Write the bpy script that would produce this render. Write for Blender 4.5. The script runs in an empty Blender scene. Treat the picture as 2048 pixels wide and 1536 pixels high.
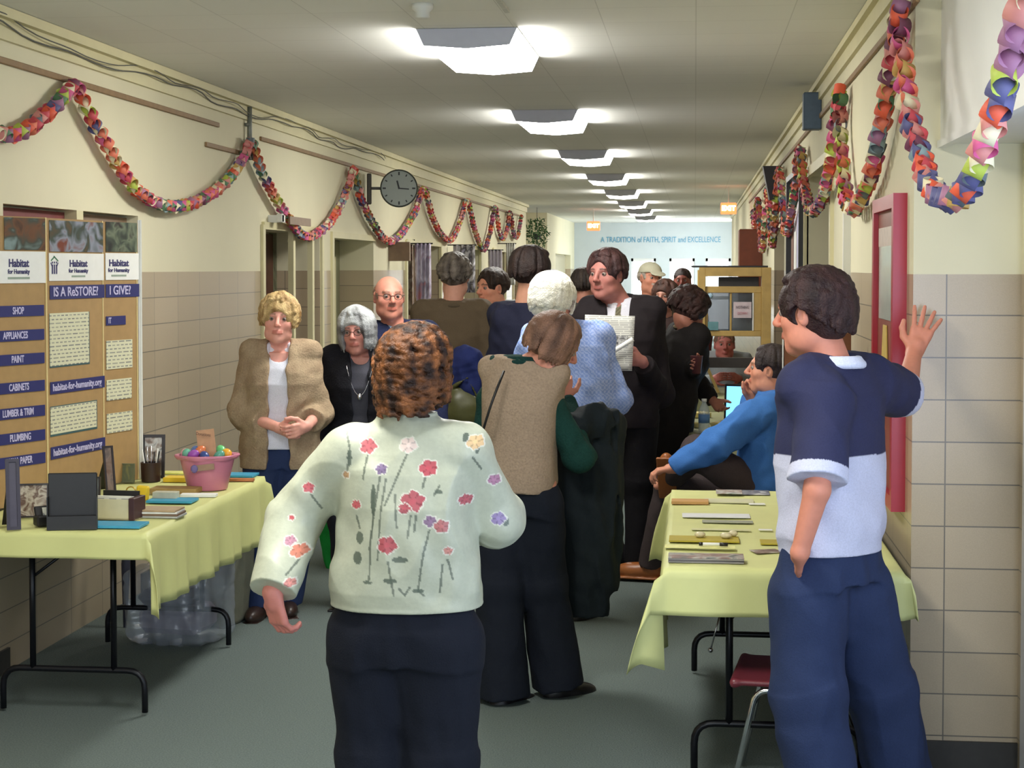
import bpy, math, random
import numpy as np
from mathutils import Vector, Matrix
# ------------------------------------------------------------------ camera, world, light, exposure
SC = bpy.context.scene
F_PX = 3300.0; CAM_H = 1.70; VPX, HOR = 1390.0, 536.0
YAW = math.atan((VPX - 1024) / F_PX); PITCH = math.radians(1.9)
SHIFT = (768 - HOR) - F_PX * math.tan(PITCH)          # pixels of vertical lens shift
cam_d = bpy.data.cameras.new('camera'); cam = bpy.data.objects.new('camera', cam_d)
SC.collection.objects.link(cam); SC.camera = cam
cam_d.sensor_width = 36; cam_d.lens = F_PX / 2048 * 36; cam_d.shift_y = -SHIFT / 2048
cam_d.clip_start = 0.05; cam_d.clip_end = 200
cam.location = (0, 0, CAM_H); cam.rotation_euler = (math.pi / 2 - PITCH, 0, YAW)
w = bpy.data.worlds.new('world'); SC.world = w; w.use_nodes = True
w.node_tree.nodes['Background'].inputs[0].default_value = (0.75, 0.86, 1.0, 1)
w.node_tree.nodes['Background'].inputs[1].default_value = 1.0
SC.view_settings.view_transform = 'Standard'; SC.view_settings.look = 'None'
SC.view_settings.gamma = 1; SC.view_settings.use_curve_mapping = False
SC.view_settings.exposure = 0.52
def area_light(name, loc, rot, sx, sy, power, col):
    l = bpy.data.lights.new(name, 'AREA'); l.shape = 'RECTANGLE'; l.size = sx; l.size_y = sy
    l.energy = power; l.color = col
    o = bpy.data.objects.new(name, l); SC.collection.objects.link(o); o.location = loc; o.rotation_euler = rot
    return o
# added daylight fill in an unseen wall opening behind the photographer
area_light('daylight_fill_rear', (-1.1, -5.1, 1.45), (math.radians(90), 0, 0), 3.2, 2.3, 90, (0.82, 0.92, 1.0))
# added bluish fill light aimed at the pier; no glazed door stands here
area_light('fill_light_pier', (1.0, 3.0, 1.5), (math.radians(90), 0, math.radians(12)), 0.45, 1.5, 15, (0.62, 0.74, 1.0))
area_light('fill_light_far_end', (0.98, 36.6, 1.5), (math.radians(90), 0, math.radians(35)), 1.2, 1.8, 110, (0.86, 0.94, 1.0))  # added area light that brightens the end wall; no window known there
LAMP_POWER = 26.0

XL, XR, ZC = -2.88, 0.73, 2.78
rnd = random.Random(7)
Fwd = Vector((-math.sin(YAW), math.cos(YAW), 0)); Rgt = Vector((math.cos(YAW), math.sin(YAW), 0))
def ray(px, py):
    v = Vector(((px - 1024) / F_PX, -(py - 768 + 0.0) / F_PX + (SHIFT / F_PX) * 0, 0))
    # image plane with vertical shift, pitched camera
    cx = (px - 1024) / F_PX; cy = (768 - py - SHIFT) / F_PX
    up = Vector((0, 0, 1)); f = Fwd * math.cos(PITCH) - up * math.sin(PITCH); u = Fwd * math.sin(PITCH) + up * math.cos(PITCH)
    return f + Rgt * cx + u * cy
def at(px, py, d):                      # point seen at a picture position, d metres away along the horizontal view axis
    r = ray(px, py); k = d / (r.dot(Fwd)); return Vector((0, 0, CAM_H)) + r * k
def onx(px, py, X):                     # point on the plane x = X
    r = ray(px, py); return Vector((0, 0, CAM_H)) + r * (X / r.x)
def ony(px, py, Y):
    r = ray(px, py); return Vector((0, 0, CAM_H)) + r * (Y / r.y)
def onz(px, py, Z):
    r = ray(px, py); return Vector((0, 0, CAM_H)) + r * ((Z - CAM_H) / r.z)

# ------------------------------------------------------------------ materials
def lin(c):
    return tuple(((v / 255) / 12.92 if v / 255 <= 0.04045 else ((v / 255 + 0.055) / 1.055) ** 2.4) for v in c[:3])
MATS = {}
def mat(name, rgb=(200, 200, 200), rough=0.6, noise=0.12, scale=30, metal=0.0, bump=0.0, emit=0.0, attr=False, spec=0.5, alpha=1.0, trans=0.0, sss=0.0):
    if name in MATS: return MATS[name]
    m = bpy.data.materials.new(name); m.use_nodes = True; nt = m.node_tree; b = nt.nodes['Principled BSDF']
    b.inputs['Roughness'].default_value = rough; b.inputs['Metallic'].default_value = metal
    b.inputs['Specular IOR Level'].default_value = spec
    tc = nt.nodes.new('ShaderNodeTexCoord'); n = nt.nodes.new('ShaderNodeTexNoise'); n.inputs['Scale'].default_value = scale; n.inputs['Detail'].default_value = 4
    nt.links.new(tc.outputs['Object'], n.inputs['Vector'])
    mp = nt.nodes.new('ShaderNodeMapRange'); mp.inputs['From Min'].default_value = 0.25; mp.inputs['From Max'].default_value = 0.75
    mp.inputs['To Min'].default_value = 1 - noise; mp.inputs['To Max'].default_value = 1 + noise; nt.links.new(n.outputs['Fac'], mp.inputs['Value'])
    mx = nt.nodes.new('ShaderNodeVectorMath'); mx.operation = 'SCALE'
    if attr:
        a = nt.nodes.new('ShaderNodeAttribute'); a.attribute_name = 'Col'; nt.links.new(a.outputs['Color'], mx.inputs[0])
    else: mx.inputs[0].default_value = lin(rgb)
    nt.links.new(mp.outputs[0], mx.inputs['Scale']); nt.links.new(mx.outputs[0], b.inputs['Base Color'])
    if bump:
        bp = nt.nodes.new('ShaderNodeBump'); bp.inputs['Strength'].default_value = bump; bp.inputs['Distance'].default_value = 0.01
        nt.links.new(n.outputs['Fac'], bp.inputs['Height']); nt.links.new(bp.outputs[0], b.inputs['Normal'])
    if emit: b.inputs['Emission Color'].default_value = (*lin(rgb), 1); b.inputs['Emission Strength'].default_value = emit
    if alpha < 1: b.inputs['Alpha'].default_value = alpha
    if trans: b.inputs['Transmission Weight'].default_value = trans; b.inputs['IOR'].default_value = 1.1
    if sss: b.inputs['Subsurface Weight'].default_value = sss; b.inputs['Subsurface Radius'].default_value = (0.02, 0.008, 0.004); b.inputs['Subsurface Scale'].default_value = 0.4
    MATS[name] = m; return m
def print_mat(name, paper, ink, rowh=0.012, wordw=0.03, fill=0.45, cov=0.35):
    """paper printed with rows of words"""
    if name in MATS: return MATS[name]
    m = mat(name, paper, 0.6, 0.04); nt = m.node_tree; b = nt.nodes['Principled BSDF']
    tc = nt.nodes.new('ShaderNodeTexCoord'); br = nt.nodes.new('ShaderNodeTexBrick')
    sep = nt.nodes.new('ShaderNodeSeparateXYZ'); nt.links.new(tc.outputs['Object'], sep.inputs[0])
    add = nt.nodes.new('ShaderNodeMath'); add.operation = 'ADD'; nt.links.new(sep.outputs[0], add.inputs[0]); nt.links.new(sep.outputs[1], add.inputs[1])
    cb = nt.nodes.new('ShaderNodeCombineXYZ'); nt.links.new(add.outputs[0], cb.inputs[0]); nt.links.new(sep.outputs[2], cb.inputs[1])
    nt.links.new(cb.outputs[0], br.inputs['Vector'])
    br.inputs['Scale'].default_value = 1; br.inputs['Brick Width'].default_value = wordw; br.inputs['Row Height'].default_value = rowh
    br.inputs['Mortar Size'].default_value = rowh * fill * 0.6; br.inputs['Mortar Smooth'].default_value = 0.1
    br.inputs['Color1'].default_value = (*lin(ink), 1); br.inputs['Color2'].default_value = (*[v * 0.6 + u * 0.4 for v, u in zip(lin(ink), lin(paper))], 1)
    br.inputs['Mortar'].default_value = (*lin(paper), 1); br.inputs['Bias'].default_value = -0.2; br.offset = 0.37; br.squash = 1.6; br.squash_frequency = 3
    nt.links.new(br.outputs['Color'], b.inputs['Base Color']); return m
def photo_mat(name, cols, scale=9):
    """a colour picture: blotches of several colours"""
    m = mat(name, cols[0], 0.35, 0.1); nt = m.node_tree; b = nt.nodes['Principled BSDF']
    tc = nt.nodes.new('ShaderNodeTexCoord'); n = nt.nodes.new('ShaderNodeTexNoise'); n.inputs['Scale'].default_value = scale; n.inputs['Detail'].default_value = 2
    n.inputs['Distortion'].default_value = 0.6
    r = nt.nodes.new('ShaderNodeValToRGB'); nt.links.new(tc.outputs['Object'], n.inputs['Vector']); nt.links.new(n.outputs['Fac'], r.inputs[0])
    e = r.color_ramp.elements
    while len(e) < len(cols): e.new(0.5)
    for i, c in enumerate(cols): e[i].position = 0.3 + 0.4 * i / (len(cols) - 1); e[i].color = (*lin(c), 1)
    nt.links.new(r.outputs[0], b.inputs['Base Color']); return m
# ------------------------------------------------------------------ mesh helpers
def link(o, parent=None):
    SC.collection.objects.link(o)
    if parent: o.parent = parent
    return o
def tag(o, label=None, cat=None, group=None, kind=None):
    if label: o['label'] = label
    if cat: o['category'] = cat
    if group: o['group'] = group
    if kind: o['kind'] = kind
    return o
def thing(name, label, cat, loc=(0, 0, 0), rz=0, group=None):
    o = bpy.data.objects.new(name, None); o.empty_display_size = 0.1; link(o); o.location = loc; o.rotation_euler = (0, 0, rz)
    return tag(o, label, cat, group)
def RZ(a): return Matrix.Rotation(a, 3, 'Z')
def RX(a): return Matrix.Rotation(a, 3, 'X')
def RY(a): return Matrix.Rotation(a, 3, 'Y')
class B:
    """collects vertices and faces of one mesh"""
    def __init__(s): s.v = []; s.f = []; s.mi = []; s.m = 0; s.M = None
    def add(s, vs, fs):
        n = len(s.v)
        for p in vs:
            p = Vector(p)
            s.v.append(tuple(s.M @ p) if s.M is not None else tuple(p))
        for f in fs: s.f.append([n + i for i in f]); s.mi.append(s.m)
        return s
    def box(s, c, d, R=None, bev=0.0):
        c = Vector(c); x, y, z = d[0] / 2, d[1] / 2, d[2] / 2
        bv = min(bev, x * .9, y * .9, z * .9)
        if bv > 0:
            vs = []; idx = {}
            for sx in (-1, 1):
                for sy in (-1, 1):
                    for sz in (-1, 1):
                        for k, q in enumerate(((x, y - bv, z - bv), (x - bv, y, z - bv), (x - bv, y - bv, z))):
                            idx[(sx, sy, sz, k)] = len(vs); vs.append(Vector((sx * q[0], sy * q[1], sz * q[2])))
            fs = []
            for sg in (-1, 1):
                fs.append([idx[(sg, a, b, 0)] for a, b in ((-1, -1), (1, -1), (1, 1), (-1, 1))][::sg])
                fs.append([idx[(a, sg, b, 1)] for a, b in ((-1, -1), (1, -1), (1, 1), (-1, 1))][::-sg])
                fs.append([idx[(a, b, sg, 2)] for a, b in ((-1, -1), (1, -1), (1, 1), (-1, 1))][::sg])
            for a in (-1, 1):
                for b in (-1, 1):
                    fs.append([idx[(a, b, -1, 0)], idx[(a, b, 1, 0)], idx[(a, b, 1, 1)], idx[(a, b, -1, 1)]][::(a * b)])
                    fs.append([idx[(a, -1, b, 0)], idx[(a, 1, b, 0)], idx[(a, 1, b, 2)], idx[(a, -1, b, 2)]][::-(a * b)])
                    fs.append([idx[(-1, a, b, 1)], idx[(1, a, b, 1)], idx[(1, a, b, 2)], idx[(-1, a, b, 2)]][::(a * b)])
                    for c3 in (-1, 1): fs.append([idx[(a, b, c3, k)] for k in range(3)][::(a * b * c3)])
        else:
            vs = [Vector((a * x, b * y, cc * z)) for a in (-1, 1) for b in (-1, 1) for cc in (-1, 1)]
            fs = [(0, 1, 3, 2), (4, 6, 7, 5), (0, 4, 5, 1), (2, 3, 7, 6), (0, 2, 6, 4), (1, 5, 7, 3)]
        if R is not None: vs = [R @ v for v in vs]
        return s.add([v + c for v in vs], fs)
    def bb(s, lo, hi, bev=0.0):
        lo = Vector(lo); hi = Vector(hi); return s.box((lo + hi) / 2, [abs(q) for q in (hi - lo)], bev=bev)
    def rings(s, rings, caps=True, closed=True):
        n = len(rings[0]); vs = [p for r in rings for p in r]; fs = []
        for i in range(len(rings) - 1):
            for j in range(n if closed else n - 1):
                k = (j + 1) % n; fs.append((i * n + j, i * n + k, (i + 1) * n + k, (i + 1) * n + j))
        if caps: fs.append(list(range(n))[::-1]); fs.append([(len(rings) - 1) * n + j for j in range(n)])
        return s.add(vs, fs)
    def lathe(s, c, prof, n=20, R=None, sx=1, sy=1):
        c = Vector(c); rs = []
        for r, z in prof:
            ring = []
            for i in range(n):
                a = 2 * math.pi * i / n; p = Vector((r * math.cos(a) * sx, r * math.sin(a) * sy, z))
                ring.append(c + (R @ p if R is not None else p))
            rs.append(ring)
        return s.rings(rs)
    def sphere(s, c, r, n=12, R=None):
        if not hasattr(r, '__len__'): r = (r, r, r)
        c = Vector(c); rs = []
        for i in range(n // 2 + 1):
            t = math.pi * min(max(i / (n // 2), 0.01), 0.99); ring = []
            for j in range(n):
                a = 2 * math.pi * j / n; p = Vector((r[0] * math.sin(t) * math.cos(a), r[1] * math.sin(t) * math.sin(a), -r[2] * math.cos(t)))
                ring.append(c + (R @ p if R is not None else p))
            rs.append(ring)
        return s.rings(rs)
    def tube(s, pts, r, n=8, closed=False):
        pts = [Vector(p) for p in pts]; rs = []; up = Vector((0, 0, 1)); last = None
        m = len(pts)
        for i, p in enumerate(pts):
            a = pts[(i - 1) % m] if (closed or i > 0) else p; b = pts[(i + 1) % m] if (closed or i < m - 1) else p
            t = (b - a).normalized()
            if last is None:
                u = t.cross(up)
                if u.length < 0.1: u = t.cross(Vector((1, 0, 0)))
            else: u = last - t * last.dot(t)
            u.normalize(); last = u; v = t.cross(u)
            rr = r[i] if hasattr(r, '__len__') else r
            rs.append([p + (u * math.cos(2 * math.pi * j / n) + v * math.sin(2 * math.pi * j / n)) * rr for j in range(n)])
        if closed: rs.append(rs[0]); return s.rings(rs, caps=False)
        return s.rings(rs)
    def obj(s, name, m, parent=None, smooth=False, solid=0, loc=None, auto=False):
        me = bpy.data.meshes.new(name); me.from_pydata([tuple(p) for p in s.v], [], s.f)
        ms = m if isinstance(m, (list, tuple)) else [m]
        for q in ms: me.materials.append(q)
        me.polygons.foreach_set('material_index', s.mi); 
        if smooth: me.polygons.foreach_set('use_smooth', [True] * len(s.f))
        me.update(); o = bpy.data.objects.new(name, me); link(o, parent)
        if auto:
            for p in me.polygons: p.use_smooth = True
            me.set_sharp_from_angle(angle=math.radians(40)) if hasattr(me, 'set_sharp_from_angle') else None
        if solid: md = o.modifiers.new('thick', 'SOLIDIFY'); md.thickness = solid
        if loc is not None: o.location = loc
        return o
def fillet(pts, r, n=5):
    pts = [Vector(p) for p in pts]; out = [pts[0]]
    for i in range(1, len(pts) - 1):
        a, b, c = pts[i - 1], pts[i], pts[i + 1]; u = (a - b).normalized(); v = (c - b).normalized()
        p, q = b + u * r, b + v * r
        for k in range(n + 1):
            t = k / n; out.append(p * (1 - t) ** 2 + b * 2 * t * (1 - t) + q * t * t)
    return out + [pts[-1]]
def text(body, size, loc, rot, m, parent=None, name='lettering', sx=1.0, ext=0.0008, align='CENTER', bold=0.0):
    c = bpy.data.curves.new(name, 'FONT'); c.body = body; c.size = size; c.align_x = align; c.align_y = 'CENTER'; c.extrude = ext; c.offset = bold
    t = bpy.data.objects.new(name, c); SC.collection.objects.link(t); bpy.context.view_layer.update()
    me = bpy.data.meshes.new_from_object(t.evaluated_get(bpy.context.evaluated_depsgraph_get())); bpy.data.objects.remove(t); bpy.data.curves.remove(c)
    me.name = name; me.materials.clear(); me.materials.append(m)
    for v in me.vertices: v.co.x *= sx
    o = bpy.data.objects.new(name, me); link(o, parent); o.location = loc; o.rotation_euler = rot
    return o
# ------------------------------------------------------------------ organic surfaces grown from a blended distance field
I3 = np.eye(3)
class Frame:
    def __init__(s, t=(0, 0, 0), R=I3): s.t = np.array(t, float); s.R = np.array(R, float)
    def pt(s, q): return s.t + s.R @ np.array(q, float)
    def sub(s, t, R=I3): return Frame(s.pt(t), s.R @ np.array(R, float))
def rot(ax, ay, az):
    return np.array(Matrix.Rotation(math.radians(az), 3, 'Z') @ Matrix.Rotation(math.radians(ay), 3, 'Y') @ Matrix.Rotation(math.radians(ax), 3, 'X'))
class Piece:
    def __init__(s): s.p = []; s.clip = []
    def cap(s, a, b, ra, rb=None, k=0.01, sub=False, fr=None, flat=False):
        rb = ra if rb is None else rb
        if fr: a, b = fr.pt(a), fr.pt(b)
        a = np.array(a, float); b = np.array(b, float); ab = b - a; L2 = max(float(ab @ ab), 1e-9); L = math.sqrt(L2)
        def fn(x, y, z):
            px, py, pz = x - a[0], y - a[1], z - a[2]; h0 = (px * ab[0] + py * ab[1] + pz * ab[2]) / L2; h = np.clip(h0, 0, 1)
            if not flat:
                return np.sqrt((px - ab[0] * h) ** 2 + (py - ab[1] * h) ** 2 + (pz - ab[2] * h) ** 2) - (ra + (rb - ra) * h)
            rad = np.sqrt((px - ab[0] * h0) ** 2 + (py - ab[1] * h0) ** 2 + (pz - ab[2] * h0) ** 2) - (ra + (rb - ra) * h)
            return np.maximum(rad, np.abs(h0 - .5) * L - L / 2)
        r = max(ra, rb); s.p.append((fn, np.minimum(a, b) - r, np.maximum(a, b) + r, k, sub)); return s
    def chain(s, pts, rs, k=0.01, **kw):
        for i in range(len(pts) - 1): s.cap(pts[i], pts[i + 1], rs[i], rs[i + 1], k, **kw)
        return s
    def ell(s, c, r, k=0.02, sub=False, fr=None, R=None):
        R = I3 if R is None else R
        if fr: c = fr.pt(c); R = fr.R @ R
        c = np.array(c, float); r = np.array(r if hasattr(r, '__len__') else (r, r, r), float)
        def fn(x, y, z):
            px, py, pz = x - c[0], y - c[1], z - c[2]
            q = [R[0, i] * px + R[1, i] * py + R[2, i] * pz for i in range(3)]
            k0 = np.sqrt(sum((q[i] / r[i]) ** 2 for i in range(3))); k1 = np.sqrt(sum((q[i] / r[i] ** 2) ** 2 for i in range(3))) + 1e-6
            return k0 * (k0 - 1) / k1
        e = np.sqrt(((R * r) ** 2).sum(1)); s.p.append((fn, c - e, c + e, k, sub)); return s
    def box(s, c, hd, rd=0.01, k=0.01, sub=False, fr=None, R=None):
        R = I3 if R is None else R
        if fr: c = fr.pt(c); R = fr.R @ R
        c = np.array(c, float); hd = np.array(hd, float)
        def fn(x, y, z):
            px, py, pz = x - c[0], y - c[1], z - c[2]
            q = [np.abs(R[0, i] * px + R[1, i] * py + R[2, i] * pz) - hd[i] + rd for i in range(3)]
            return np.sqrt(sum(np.maximum(v, 0) ** 2 for v in q)) + np.minimum(np.maximum(q[0], np.maximum(q[1], q[2])), 0) - rd
        e = np.abs(R) @ hd; s.p.append((fn, c - e, c + e, k, sub)); return s
    def loft(s, rows, fr=None, k=0.02, sub=False, pw=2.3):
        """rows (z, cx, cy, rx, ry) in the frame"""
        fr = fr or Frame(); rows = sorted(rows); A = np.array(rows, float); R = fr.R; t = fr.t
        def fn(x, y, z):
            px, py, pz = x - t[0], y - t[1], z - t[2]
            if np.allclose(R, I3): qx, qy, qz = px, py, pz
            else: qx, qy, qz = [R[0, i] * px + R[1, i] * py + R[2, i] * pz for i in range(3)]
            cx, cy, rx, ry = [np.interp(qz, A[:, 0], A[:, i]) for i in (1, 2, 3, 4)]
            d = ((np.abs((qx - cx) / rx) ** pw + np.abs((qy - cy) / ry) ** pw) ** (1 / pw) - 1) * np.minimum(rx, ry)
            return np.maximum(d, np.maximum(A[0, 0] - qz, qz - A[-1, 0]))
        cs = []
        for z, cx, cy, rx, ry in rows:
            for a in (-1, 1):
                for b in (-1, 1): cs.append(fr.pt((cx + a * rx, cy + b * ry, z)))
        cs = np.array(cs); s.p.append((fn, cs.min(0), cs.max(0), k, sub)); return s
    def mesh(s, h, disp=None):
        un = [p for p in s.p if not p[4]]
        lo = np.min([p[1] for p in un], 0) - 3 * h - 0.012; hi = np.max([p[2] for p in un], 0) + 3 * h + 0.012
        n = np.ceil((hi - lo) / h).astype(int) + 1; ax = [lo[i] + h * np.arange(n[i]) for i in range(3)]
        D = np.full(n, 0.1, np.float32)
        for fn, a, b, k, sub in s.p:
            m = k + 2.5 * h; i0 = np.clip(np.floor((a - m - lo) / h).astype(int), 0, n - 1); i1 = np.clip(np.ceil((b + m - lo) / h).astype(int) + 1, 0, n)
            if (i1 <= i0).any(): continue
            sl = tuple(slice(i0[i], i1[i]) for i in range(3))
            X = ax[0][sl[0]].astype(np.float32)[:, None, None]; Y = ax[1][sl[1]].astype(np.float32)[None, :, None]; Z = ax[2][sl[2]].astype(np.float32)[None, None, :]
            d = fn(X, Y, Z); c = D[sl]
            if sub:
                hh = np.clip(0.5 - 0.5 * (c + d) / k, 0, 1); D[sl] = c * (1 - hh) - d * hh + k * hh * (1 - hh)
            else:
                hh = np.clip(0.5 + 0.5 * (c - d) / k, 0, 1); D[sl] = c * (1 - hh) + d * hh - k * hh * (1 - hh)
        if disp is not None:
            idx = np.nonzero(np.abs(D) < 0.03); P = np.stack([ax[i][idx[i]] for i in range(3)], 1); D[idx] -= disp(P).astype(np.float32)
        for c_, nr_ in s.clip:                  # straight hems: keep the side the normal points away from
            pl = (ax[0][:, None, None] - c_[0]) * nr_[0] + (ax[1][None, :, None] - c_[1]) * nr_[1] + (ax[2][None, None, :] - c_[2]) * nr_[2]; np.maximum(D, pl.astype(np.float32), out=D)
        for a_ in range(3):                     # keep the surface closed at the border
            sl0 = [slice(None)] * 3; sl0[a_] = 0; D[tuple(sl0)] = 0.1; sl0[a_] = -1; D[tuple(sl0)] = 0.1
        S = D < 0; c8 = np.zeros(n - 1, np.int8)
        for i in (0, 1):
            for j in (0, 1):
                for l in (0, 1): c8 += S[i:n[0] - 1 + i, j:n[1] - 1 + j, l:n[2] - 1 + l]
        act = np.nonzero((c8 > 0) & (c8 < 8)); m = len(act[0]); acc = np.zeros((m, 3)); cnt = np.zeros(m)
        cor = [(i, j, l) for i in (0, 1) for j in (0, 1) for l in (0, 1)]
        val = {q: D[act[0] + q[0], act[1] + q[1], act[2] + q[2]] for q in cor}
        for q in cor:
            for a_ in range(3):
                if q[a_] == 0:
                    r = list(q); r[a_] = 1; r = tuple(r); va, vb = val[q], val[r]; ms = (va < 0) != (vb < 0)
                    t = np.where(ms, va / np.where(ms, va - vb, 1), 0); o = np.array(q, float)
                    for e in range(3): acc[:, e] += np.where(ms, o[e] + (t if e == a_ else 0), 0)
                    cnt += ms
        V = (np.stack(act, 1) + acc / cnt[:, None]) * h + lo
        ix = np.full(n - 1, -1, np.int32); ix[act] = np.arange(m); Q = []
        for a_ in range(3):
            b_, c_ = (a_ + 1) % 3, (a_ + 2) % 3
            s0 = [slice(None)] * 3; s1 = [slice(None)] * 3; s0[a_] = slice(0, n[a_] - 1); s1[a_] = slice(1, n[a_])
            A_ = S[tuple(s0)]; C_ = S[tuple(s1)]; e = np.array(np.nonzero(A_ != C_)); ins = A_[tuple(e)]
            def cell(db, dc):
                g = e.copy(); g[b_] -= db; g[c_] -= dc; return ix[tuple(g)]
            q = np.stack([cell(1, 1), cell(0, 1), cell(0, 0), cell(1, 0)], 1)
            q[~ins] = q[~ins][:, ::-1]; Q.append(q)
        return V, np.concatenate(Q)
    def obj(s, name, m, parent, h=0.006, col=(128, 128, 128), disp=None, label=None):
        V, Q = s.mesh(h, disp); me = bpy.data.meshes.new(name)
        me.vertices.add(len(V)); me.vertices.foreach_set('co', V.ravel()); me.loops.add(len(Q) * 4); me.loops.foreach_set('vertex_index', Q.ravel())
        me.polygons.add(len(Q)); me.polygons.foreach_set('loop_start', np.arange(len(Q)) * 4)
        me.polygons.foreach_set('use_smooth', np.ones(len(Q), bool)); me.update(); me.validate()
        if len(me.vertices) == len(V):
            C = col(V) if callable(col) else np.tile(lin(col), (len(V), 1))
            ca = me.color_attributes.new('Col', 'FLOAT_COLOR', 'POINT'); ca.data.foreach_set('color', np.concatenate([C, np.ones((len(C), 1))], 1).ravel())
        me.materials.append(m); o = bpy.data.objects.new(name, me); link(o, parent)
        if label: o['label'] = label
        return o
_R = np.random.RandomState(5)
_W = _R.randn(12, 3); _W /= np.linalg.norm(_W, axis=1)[:, None]; _PH = _R.rand(12) * 6.28
def wave(P, f, seed=0, n=5):
    """smooth cheap noise in about -1..1"""
    r = 0
    for i in range(n):
        j = (i + seed) % 12; r = r + np.sin(P @ _W[j] * f * (0.8 + 0.25 * i) + _PH[j] + 1.3 * np.sin(P @ _W[(j + 5) % 12] * f * 0.6 + seed))
    return r / n
def folds(amp=0.006, f=22, seed=0, st=(1, 1, .55), hem=None):
    st = np.array(st)
    def fn(P):
        Q = P * st; r = amp * (1 - np.abs(wave(Q, f, seed)) * 2) + amp * 0.5 * wave(P, f * 2.6, seed + 3)
        if hem is not None: r = r * (.12 + .88 * np.clip(np.abs((P - hem[0]) @ hem[1]) / .035 - .35, 0, 1))
        return r
    return fn
def L3(c): return np.array(lin(c))
def mix(a, b, t): t = np.clip(t, 0, 1)[:, None]; return a * (1 - t) + b * t
# ------------------------------------------------------------------ the corridor
def wall_material():
    m = bpy.data.materials.new('painted_wall_over_glazed_block'); m.use_nodes = True; nt = m.node_tree; b = nt.nodes['Principled BSDF']
    N = nt.nodes.new; Lk = nt.links.new
    g = N('ShaderNodeNewGeometry'); sep = N('ShaderNodeSeparateXYZ'); Lk(g.outputs['Position'], sep.inputs[0])
    add = N('ShaderNodeMath'); add.operation = 'ADD'; Lk(sep.outputs[0], add.inputs[0]); Lk(sep.outputs[1], add.inputs[1])
    off = N('ShaderNodeMath'); off.operation = 'ADD'; off.inputs[1].default_value = -5.67 - .84 + 40.6 - .0; Lk(add.outputs[0], off.inputs[0])
    zo = N('ShaderNodeMath'); zo.operation = 'ADD'; zo.inputs[1].default_value = -0.116 + .1425 * 4; Lk(sep.outputs[2], zo.inputs[0])
    cb = N('ShaderNodeCombineXYZ'); Lk(off.outputs[0], cb.inputs[0]); Lk(zo.outputs[0], cb.inputs[1])
    br = N('ShaderNodeTexBrick'); Lk(cb.outputs[0], br.inputs['Vector']); br.offset = 0.0; br.squash = 1
    br.inputs['Scale'].default_value = 1; br.inputs['Brick Width'].default_value = 0.406; br.inputs['Row Height'].default_value = 0.1425
    br.inputs['Mortar Size'].default_value = 0.0026; br.inputs['Mortar Smooth'].default_value = 0.3; br.inputs['Bias'].default_value = 0
    br.inputs['Color1'].default_value = (*lin((184, 168, 142)), 1); br.inputs['Color2'].default_value = (*lin((176, 160, 134)), 1); br.inputs['Mortar'].default_value = (*lin((112, 106, 96)), 1)
    n = N('ShaderNodeTexNoise'); n.inputs['Scale'].default_value = 2.2; n.inputs['Detail'].default_value = 5; Lk(g.outputs['Position'], n.inputs['Vector'])
    mp = N('ShaderNodeMapRange'); mp.inputs['To Min'].default_value = .93; mp.inputs['To Max'].default_value = 1.06; Lk(n.outputs['Fac'], mp.inputs['Value'])
    n2 = N('ShaderNodeTexNoise'); n2.inputs['Scale'].default_value = 260; Lk(g.outputs['Position'], n2.inputs['Vector'])
    mp2 = N('ShaderNodeMapRange'); mp2.inputs['To Min'].default_value = .9; mp2.inputs['To Max'].default_value = 1.1; Lk(n2.outputs['Fac'], mp2.inputs['Value'])
    sc = N('ShaderNodeVectorMath'); sc.operation = 'SCALE'; Lk(br.outputs['Color'], sc.inputs[0]); Lk(mp2.outputs[0], sc.inputs['Scale'])
    st = N('ShaderNodeMath'); st.operation = 'GREATER_THAN'; st.inputs[1].default_value = 1.679; Lk(sep.outputs[2], st.inputs[0])
    mx = N('ShaderNodeMix'); mx.data_type = 'RGBA'; Lk(st.outputs[0], mx.inputs['Factor']); Lk(sc.outputs[0], mx.inputs[6]); mx.inputs[7].default_value = (*lin((224, 218, 188)), 1)
    s2 = N('ShaderNodeVectorMath'); s2.operation = 'SCALE'; Lk(mx.outputs[2], s2.inputs[0]); Lk(mp.outputs[0], s2.inputs['Scale']); Lk(s2.outputs[0], b.inputs['Base Color'])
    mr = N('ShaderNodeMapRange'); mr.inputs['To Min'].default_value = .28; mr.inputs['To Max'].default_value = .75; Lk(st.outputs[0], mr.inputs['Value']); Lk(mr.outputs[0], b.inputs['Roughness'])
    return m
WALL = wall_material()
def ceiling_material():
    m = mat('ceiling_tile', (196, 198, 190), .9, .03, 6); nt = m.node_tree; b = nt.nodes['Principled BSDF']; N = nt.nodes.new
    g = N('ShaderNodeNewGeometry'); br = N('ShaderNodeTexBrick'); nt.links.new(g.outputs['Position'], br.inputs['Vector']); br.offset = 0
    br.inputs['Scale'].default_value = 1; br.inputs['Brick Width'].default_value = .406; br.inputs['Row Height'].default_value = .406; br.inputs['Mortar Size'].default_value = .003; br.inputs['Mortar Smooth'].default_value = .6
    br.inputs['Color1'].default_value = (*lin((238, 238, 232)), 1); br.inputs['Color2'].default_value = (*lin((235, 235, 229)), 1); br.inputs['Mortar'].default_value = (*lin((214, 214, 208)), 1)
    nt.links.new(br.outputs['Color'], b.inputs['Base Color']); return m
def carpet_material():
    m = mat('carpet', (104, 115, 112), .95, .28, 160, bump=.5, spec=.15); return m
CEIL = ceiling_material(); CARPET = carpet_material()
CREAM = mat('cream_paint', (216, 208, 166), .5, .05, 5); GREENP = mat('sage_paint', (160, 162, 130), .5, .06, 5); DKWOOD = mat('dark_stained_wood', (86, 50, 36), .45, .2, 18)
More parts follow.
